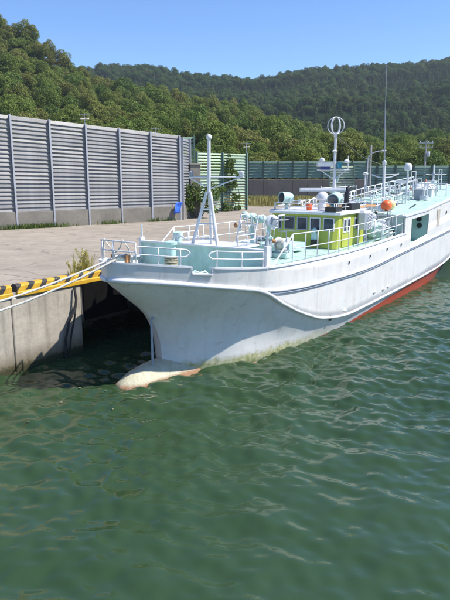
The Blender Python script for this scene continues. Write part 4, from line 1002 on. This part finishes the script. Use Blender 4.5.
# ----------------- after shelter deck flush with the side
def shelter():
    zr = lambda s: float(np.interp(s, [15.4, 18.65, 22.9, S_END], [3.68, 3.80, 4.17, 4.75]))
    def quad(a, b_, za, zb2, n=8, sg=1):
        S = np.linspace(a, b_, n); V = []; F = []
        for s in S:
            y = edge_n(s)-.004; V += [L(s, sg*y, za(s)), L(s, sg*y, zb2(s)), L(s, sg*(y-.06), zb2(s)), L(s, sg*(y-.06), za(s))]
        for j in range(n-1):
            for e in range(4): F.append((j*4+e, j*4+(e+1) % 4, j*4+4+(e+1) % 4, j*4+4+e))
        F += [(0, 1, 2, 3), tuple(len(V)-4+e for e in (3, 2, 1, 0))]; return V, F
    k = MB(); zt = lambda s: float(_zt(s))+.002
    for sg in (1, -1):
        if sg > 0:
            k.add(*quad(SUP-.25, 16.25, zt, zr, 4, sg)); k.add(*quad(16.25, 19.0, lambda s: zr(s)-.18, zr, 5, sg)); k.add(*quad(19.0, S_END, zt, zr, 16, sg))
        else: k.add(*quad(SUP-.25, S_END, zt, zr, 20, sg))
    sh = k.build('shelter_side', M_hull, boat)
    # opening surround and inner mint wall
    k = MB(); k.box(16.2, 19.05, -1.62, -1.55, 2.3, 3.66); k.box(18.98, 19.05, -2.36, -1.62, 2.3, 3.66); k.box(16.19, 16.23, -2.3, -1.62, 2.2, 3.0); k.box(16.2, 19.0, -2.30, -1.62, 2.26, 2.29); iw = k.build('inner_wall', M_mint, sh)
    k = MB(); k.lathe([(.11, 0), (.13, .02), (.13, .05)], L(18.98, 1.95, 3.36), (-1, 0, 0), 14); k.lathe([(.11, 0), (.13, .02), (.13, .05)], L(18.98, 1.98, 3.05), (-1, 0, 0), 14); k.build('vent', M_black, sh, True)
    # roof: a port strip beside the working deck, full width further aft
    for a, b_, star in ((SUP-.35, 20.5, False), (20.502, S_END, True)):
        k = MB(); V = []; F = []; S = np.linspace(a, b_, 14)
        for q in S:
            y = edge_n(q)+.03; z = zr(q); y2 = -y if star else .55; V += [L(q, y, z+.003), L(q, y, z+.07), L(q, y-.12, z+.075), L(q, y2+.12, z+.075), L(q, y2, z+.07), L(q, y2, z+.003)]
        for j in range(13):
            for e in range(6): F.append((j*6+e, j*6+(e+1) % 6, j*6+6+(e+1) % 6, j*6+6+e))
        F += [(0, 1, 2, 3, 4, 5), tuple(len(V)-6+e for e in (5, 4, 3, 2, 1, 0))]; k.add(V, F); k.build('shelter_roof', M_white2, sh)
        k = MB(); V = []; F = []
        for q in S:
            y = edge_n(q)-.14; z = zr(q); y2 = -y if star else .7; V += [L(q, y, z+.079), L(q, (y+y2)/2, z+.085), L(q, y2, z+.079)]
        for j in range(13):
            for e in range(2): F.append((j*3+e, j*3+e+1, j*3+4+e, j*3+3+e))
        k.add(V, F); k.build('shelter_deck', M_deck, sh)
    k = MB(); k.box(19.1, 20.5, -.6, -.55, 2.85, 3.82); k.box(20.45, 20.5, -.55, 2.3, 2.85, 3.9); k.box(16.2, 19.1, -.62, -.57, 2.85, 3.7); k.build('shelter_bulkhead', M_white, sh)
    k = MB(); k.box(SUP-.2, SUP-.14, -2.3, -.6, 2.8, 3.66); k.build('shelter_front', M_mint, sh)
    k = MB(); a = edge_n(20.7); k.box(20.45, 20.95, -a-.02, -a+.03, 2.95, 3.78); k.build('beige_panel', M_beige, sh)
    k = MB(); k.lathe([(.07, 0), (.09, .01), (.09, .03)], L(22.2, edge_n(22.2), 3.55), (0, -1, 0), 12); k.build('porthole', M_black, sh, True)
    return zr
zroof = shelter()
for sg in (1, -1):
    pts = [L(s, sg*(edge_n(s)-.2), zroof(s)+.07) for s in (np.linspace(19.4, 30, 14) if sg > 0 else np.linspace(15.6, 30, 18))]
    if sg < 0: rail('shelter_rail', pts, (.3, .6), sp=1.0, r=.026)
rail('shelter_rail', [L(21.5, .6, zroof(21.5)+.07), L(21.5, -2.1, zroof(21.5)+.07)], (.3, .62), sp=.65, r=.024)
rail('shelter_rail', [L(24.0, 1.9, zroof(24)+.07), L(24.0, .2, zroof(24)+.07)], (.35, .7), sp=.55, r=.026)
rail('stair_rail', [L(13.6, -2.1, 3.2), L(15.5, -2.1, 3.75)], (.35, .7), sp=.6, r=.024)
# scuppers, anodes
for s, z in ((9.06, 2.43), (11.14, 2.42), (13.07, 2.5), (14.88, 2.52)):
    n = side_n(s, z); k = MB(); k.lathe([(.055, -.01), (.085, 0), (.085, .02), (.06, .03)], L(s, n-.005, z), (0, -1, 0), 14); o = k.build('scupper', M_white2, boat, True)
    k = MB(); k.lathe([(.055, 0), (.05, .032)], L(s, n, z), (0, -1, 0), 12); k.build('scupper_hole', M_black, o)
for s, z in ((11.87, .87), (12.93, .82), (13.54, .86), (8.9, .68)):
    n = side_n(s, z); k = MB(); k.ball(L(s, n+.01, z), .16, .05, .05, 10, 6); k.build('hull_fitting', M_white2, boat, True)
k = MB(); k.lathe([(.06, 0), (.09, .02), (.09, .04)], L(7.65, side_n(7.65, .75)-.02, .62), (0, -1, 0), 12); k.build('outlet', M_black, boat, True)
# deck machinery and pipes between wheelhouse and shelter
k = MB(); k.tube([L(10.5, 2.0, 2.86), L(13, 2.05, 2.9), L(15.4, 2.0, 3.0)], .035, 6); k.tube([L(12.9, 1.85, 3.0), L(14.2, 1.9, 3.02), L(15.6, 1.9, 3.2)], .03, 6); k.build('deck_pipe', M_mint, boat, True)
hauler(14.3, 1.55, 2.85)
for i in range(9):
    s = 13.0+rr.random()*3.0; n = rr.uniform(-1.9, 1.7); h = rr.uniform(.3, .9); k = MB()
    if i % 3 == 0: k.tube([L(s, n, 2.8), L(s, n, 3.6+h), L(s+.25, n, 3.75+h), L(s+.5, n, 3.6+h)], .03, 6); k.build('vent_pipe', M_white2, boat, True)
    elif i % 3 == 1: k.lathe([(.2, 0), (.2, h*.6), (.26, h*.65), (.26, h*.8), (.12, h)], L(s, n, 3.0), seg=12); k.build('deck_ventilator', M_mint, boat, True)
    else: k.bbox(s, s+.5, -n, -n+.4, 3.0, 3.3+h*.5, .03); k.build('deck_locker', M_white, boat)
for s in (14.2, 15.8, 17.0, 18.4): 
    k = MB(); k.tube([L(s, -1.2, 3.2), L(s+.05, -1.2, 5.0)], .025, 6); k.build('rack_post', M_white2, boat, True)
k = MB(); k.tube([L(14.2, -1.2, 4.9), L(18.4, -1.2, 4.95)], .025, 6); k.tube([L(14.2, -1.2, 4.45), L(18.4, -1.2, 4.5)], .02, 6); k.build('rack_bar', M_white2, boat, True)
k = MB(); k.tube([L(14.4, 1.3, 2.9), L(16.9, 1.5, 3.55), L(19.6, 1.55, 4.05)], .03, 6); k.build('boat_hook', M_black, boat, True)
# gear crowding the working deck and the after roof
gr = random.Random(21)
def gear(s, n, z, kind):
    k = MB()
    if kind == 0:
        w, d, h = gr.uniform(.3, .7), gr.uniform(.3, .6), gr.uniform(.25, .6); k.bbox(s, s+w, -n, -n+d, z, z+h, .03); o = k.build('deck_locker', gr.choice([M_white, M_white2, M_mint, M_grey]), boat)
        q = MB(); q.bbox(s-.02, s+w+.02, -n-.02, -n+d+.02, z+h+.002, z+h+.04, .01); q.build('lid', M_white2, o)
    elif kind == 1:
        h = gr.uniform(.5, 1.1); k.tube([L(s, n, z), L(s, n, z+h), L(s+.1, n+.05, z+h+.12), L(s+.25, n+.1, z+h+.1), L(s+.28, n+.1, z+h-.05)], .04, 7); k.build('vent_pipe', gr.choice([M_white2, M_mint]), boat, True)
    elif kind == 2:
        r0 = gr.uniform(.16, .3); k.tube([L(s+(r0+.02*math.sin(3*a))*math.cos(a), n+r0*math.sin(a), z+.03+a*.006) for a in np.arange(0, 36, .5)], .025, 5); k.build('hose_coil', gr.choice([M_rope, M_mint, M_orope, M_white]), boat, True)
    elif kind == 3:
        a = gr.uniform(-.4, .4); ln = gr.uniform(1., 2.4); k.tube([L(s, n, z+.25), L(s+ln*.5, n+a*.5, z+.32), L(s+ln, n+a, z+.35)], .028, 6)
        for t in (0.02, .98): k.tube([L(s+ln*t, n+a*t, z), L(s+ln*t, n+a*t, z+.34)], .025, 6)
        k.build('pipe_run', gr.choice([M_white2, M_white, M_mint]), boat, True)
    elif kind == 4:
        r0 = gr.uniform(.14, .22); k.lathe([(r0*.6, -.3), (r0, -.28), (r0, .28), (r0*.6, .3)], L(s, n, z+r0+.05), (gr.uniform(-.3, .3), 1, 0), 12); o = k.build('roller', gr.choice([M_white2, M_mint, M_steel]), boat, True)
        q = MB(); q.box(s-.15, s+.15, -n-.3, -n+.3, z, z+.06); q.build('roller_base', M_mint, o)
    else:
        h = gr.uniform(.7, 1.3); w = gr.uniform(.5, 1.1); k.tube([L(s, n, z), L(s, n, z+h), L(s+w, n, z+h), L(s+w, n, z)], .026, 6); k.tube([L(s, n, z+h*.55), L(s+w, n, z+h*.55)], .02, 6); k.build('pipe_frame', M_white2, boat, True)
for i in range(34): gear(gr.uniform(13.4, 20.0), gr.uniform(-2.0, .35), float(_zt(16))-.10, (0, 5, 1, 3, 2, 4)[i % 6])
for i in range(8): gear(gr.uniform(13.3, 15.0), gr.uniform(1.1, 1.95), float(_zt(14))-.11, (3, 2, 0, 4)[i % 4])
for i in range(16): q = gr.uniform(21, 28.5); gear(q, gr.uniform(-1.8, .8), zroof(q)+.085, (5, 0, 2, 3, 1, 4)[i % 6])
for i in range(9): q = gr.uniform(20.6, 24); gear(q, gr.uniform(-.5, 1.4), zroof(q)+.085, (2, 5, 3, 0, 5)[i % 5])
for i in range(7): q = gr.uniform(4.2, 9.3); gear(q, gr.choice([-1, 1])*gr.uniform(1.3, 1.7) if i % 2 else gr.uniform(-1.2, -.4), float(_zt(q))-.11, (2, 3, 0, 1, 4)[i % 5])
rail('work_rail', [L(13.4, -1.7, 3.0), L(20.2, -1.9, 3.3)], (.5, .95, 1.35), sp=.75, r=.024)
rail('work_rail', [L(15.9, .62, 3.76), L(20.3, .62, 3.95)], (.3, .6), sp=.7, r=.022)
rail('work_rail', [L(20.6, -1.2, 4.02), L(27.5, -1.2, 4.6)], (.28, .55), sp=.8, r=.022)
def tangle(s0, s1, n0, n1, z0, z1, cnt):
    for i in range(cnt):
        k = MB(); p = [gr.uniform(s0, s1), gr.uniform(n0, n1), gr.uniform(z0, z1)]; P = [L(*p)]
        for j in range(gr.randint(3, 6)):
            a = gr.randrange(3); d = gr.choice([-1, 1])*gr.uniform(.15, .45); p[a] += d
            p = [min(max(p[0], s0), s1), min(max(p[1], n0), n1), min(max(p[2], z0), z1)]; P.append(L(*p))
        k.tube(P, gr.uniform(.014, .03), 6); k.build('hydraulic_pipe', gr.choice([M_white2, M_mint, M_grey, M_white, M_steel]), boat, True)
        if i % 3 == 0:
            k = MB(); k.lathe([(.03, 0), (.07, .01), (.07, .1), (.04, .12)], P[-1], (gr.uniform(-1, 1), gr.uniform(-1, 1), .5), 8); k.build('valve', gr.choice([M_mint, M_rust, M_white2, M_black]), boat, True)
tangle(5.2, 7.3, -.2, 1.3, 2.85, 4.15, 20)
tangle(13.2, 15.4, .7, 1.95, 2.9, 4.0, 22)
tangle(15.8, 20.2, -1.9, .4, 3.0, 4.5, 26)
tangle(21.0, 26.0, -1.5, 1.2, 4.15, 4.9, 14)
# wires from the masts
k = MB(); k.tube([L(12.95, 0, 7.1), L(16.2, 0, 6.3), L(19.05, 0, 5.95)], .007, 4); k.tube([L(12.97, 0, 6.2), L(12.0, 1.35, 4.2)], .007, 4); k.build('stay_wire', M_grey, boat)

# ------------------------------------------------------------------ loose things on the boat and ropes
def on_boat(name, label, cat, parts, group=None):
    r = berth_root(name); tag(r, label, cat, group)
    for nm, k, m in parts: k.build(nm, m, r, True)
    return r
k1 = MB(); k1.ball(L(17.1, .9, 4.07), .26); k2 = MB(); k2.lathe([(.05, 0), (.07, .03), (.04, .1)], L(17.1, .9, 4.31), seg=8)
on_boat('float', 'round orange float on the deck behind the wheelhouse', 'float', [('ball', k1, M_orange), ('eye', k2, M_white2)])
k1 = MB(); k1.ball(L(17.65, .9, 4.09), .25); k2 = MB(); k2.lathe([(.05, 0), (.07, .03), (.04, .1)], L(17.65, .9, 4.32), seg=8)
on_boat('float', 'round cream float beside the orange one', 'float', [('ball', k1, M_cream), ('eye', k2, M_white2)])
def bundle():
    r = np.random.default_rng(2); k = MB(); k.ball(L(25.2, .35, 4.70), 1.05, .6, .36, 28, 16)
    k.v = [(x+.05*math.sin(9*y+4*z), y+.05*math.sin(8*x), max(4.42, z+.06*math.sin(7*x+5*y))) for x, y, z in k.v]
    b = MB()
    for s in (24.7, 25.2, 25.7): b.tube([L(s, .35+.63*math.cos(t), 4.66+.38*math.sin(t)) for t in np.arange(-.6, 3.8, .3)], .02, 5)
    on_boat('covered_raft', 'white canvas-covered bundle lashed on the mint after deck', 'covered bundle', [('cover', k, M_white), ('lashing', b, M_grey)])
bundle()
k1 = MB(); k1.lathe([(.09, 0), (.12, .04), (.12, .2), (.07, .26)], L(10.45, .1, 4.145), seg=10); k2 = MB(); k2.tube([L(10.45, .1, 4.4), L(10.5, .2, 4.5), L(10.6, .1, 4.42)], .02, 5)
on_boat('orange_beacon', 'small orange beacon on the wheelhouse roof near the front rail', 'beacon', [('body', k1, M_orange), ('handle', k2, M_grey)])
k1 = MB(); k1.prism([L(26.7, 0, 5.0), L(26.9, -.1, 5.25), L(27.05, -.1, 5.2), L(26.9, 0, 4.9)], (.03, .03, .0)); k2 = MB(); k2.tube([L(26.72, 0, 4.5), L(26.72, 0, 5.3)], .015, 5)
on_boat('orange_flag', 'small orange flag near the stern mast', 'flag', [('cloth', k1, M_orange), ('staff', k2, M_white2)])
def cat(p, q, sag, n=24): return [(p[0]+(q[0]-p[0])*t, p[1]+(q[1]-p[1])*t, p[2]+(q[2]-p[2])*t-4*sag*t*(1-t)) for t in np.linspace(0, 1, n)]
def rope(label, p, q, sag, r, m=M_rope, extra=None):
    k = MB(); k.tube((extra or [])+cat(p, q, sag), r, 6); o = k.build('mooring_rope', m, None, True); place_berth(o); tag(o, label, 'rope', 'bow mooring ropes'); return o
rope('white mooring rope from the bow roller, the upper of the pair', L(-.36, .12, 3.52), L(-8.5, -3.62, 2.55), .62, .026, extra=[L(.3, -.1, 3.05), L(-.1, .05, 3.5)])
rope('white mooring rope from the bow roller, the lower of the pair', L(-.36, .26, 3.52), L(-8.4, -3.70, 2.45), .80, .026, extra=[L(.3, .1, 3.0), L(-.1, .2, 3.5)])
k = MB(); k.tube([L(-.46, -.22, 3.45), L(-.48, -.24, 3.7), L(-.46, -.2, 3.93), L(-.44, -.05, 3.75), L(-.40, .1, 3.60), L(-.36, .24, 3.74), L(-.36, .32, 3.93), L(-.28, .42, 3.74), L(-.2, .46, 3.45)], .02, 6)
o = k.build('rope_coil', M_rope, None, True); place_berth(o); tag(o, 'loose white rope looped over the bow pulpit rail', 'rope')
def bollard():
    r = berth_root('bollard'); tag(r, 'steel bollard on the quay left of the picture holding the bow ropes', 'bollard'); k = MB()
    k.lathe([(.24, 0), (.24, .04), (.13, .08), (.12, .34), (.2, .4), (.2, .46), (.08, .5)], L(-8.55, -3.78, QZ), seg=14); k.build('post', M_black, r, True)
bollard()
k = MB(); k.tube([L(1.22, -3.28, 2.1), L(1.2, -3.2, 1.75), L(1.12, -3.17, 1.5), L(.86, -3.2, 1.1), L(.72, -3.22, .6), L(.70, -3.22, .1), L(.74, -3.22, -.4)], .04, 7); k.tube([L(1.24, -3.26, 1.62), L(1.05, -3.15, 1.2), L(.92, -3.18, .7), L(.84, -3.2, .2), L(.82, -3.2, -.3)], .03, 6)
o = k.build('hanging_rope', M_drkrope, None, True); place_berth(o); tag(o, 'black rope hanging down the quay wall at its corner', 'rope')
def fender(s, z, label):
    r = berth_root('tyre_fender'); tag(r, label, 'fender', 'tyre fenders on the quay wall'); k = MB()
    c = Vector(L(s, -3.2, z)); k.tube([c+Vector((math.cos(t)*.34, 0, math.sin(t)*.34)) for t in np.arange(0, 6.28, .3491)], .13, 8, True); k.build('tyre', M_black, r, True)
    k = MB(); k.tube([L(s, -3.2, z+.3), L(s, -3.26, 2.3)], .02, 5); k.build('chain', M_steel, r)
fender(3.9, 1.35, 'black tyre fender on the quay wall in the shade under the bow')
fender(8.5, 1.35, 'black tyre fender between the boat and the quay amidships')
# the next boat astern
def next_boat():
    r = empty('moored_boat', B2W(33.5, .6, 0), BANG); tag(r, 'red-bottomed boat moored beyond the stern, at the right edge', 'boat')
    m = hull_mat('second_hull_paint', -20, .028, False)
    rows = []
    for z, f in ((-.8, .55), (.0, .8), (.7, .9), (1.6, .97), (2.6, 1.0)):
        t = np.linspace(0, 1, 30); s = .9*(1-z/2.6)+t*18; n = 2.4*f*np.clip(t*5.5, 0, 1)**.6; rows.append((s, n, np.full(30, z)+.5*np.clip(.25-t, 0, 1)*(z > 2)))
    b = grid_mesh('hull', rows, m, r, True)
    k = MB(); k.prism([L(1.4, 0, 2.2), L(3.2, 1.9, 2.2), L(17.8, 2.25, 2.2), L(17.8, -2.25, 2.2), L(3.2, -1.9, 2.2)], (0, 0, .05)); k.build('deck', M_deck, r)
    k = MB(); k.bbox(9, 13, -1.4, 1.4, 2.25, 4.2, .06); k.build('deckhouse', M_white, r)
    k = MB(); k.tube([L(8, 0, 2.2), L(8, 0, 5.6)], .07, 8); k.build('mast', M_white2, r, True)
next_boat()

# ------------------------------------------------------------------ sea air between the harbour and the hills
def haze():
    m = bpy.data.materials.new('haze'); m.use_nodes = True; nt = m.node_tree; nt.nodes.clear(); out = nt.nodes.new('ShaderNodeOutputMaterial')
    v = nt.nodes.new('ShaderNodeVolumePrincipled'); v.inputs['Color'].default_value = (.80, .88, 1, 1); v.inputs['Density'].default_value = HAZE; v.inputs['Anisotropy'].default_value = .3
    nt.links.new(v.outputs[0], out.inputs['Volume'])
    k = MB(); k.box(-400, 440, -70, 610, -5, 128); o = k.build('haze', m); tag(o, kind='stuff')
HAZE = .00023
haze()
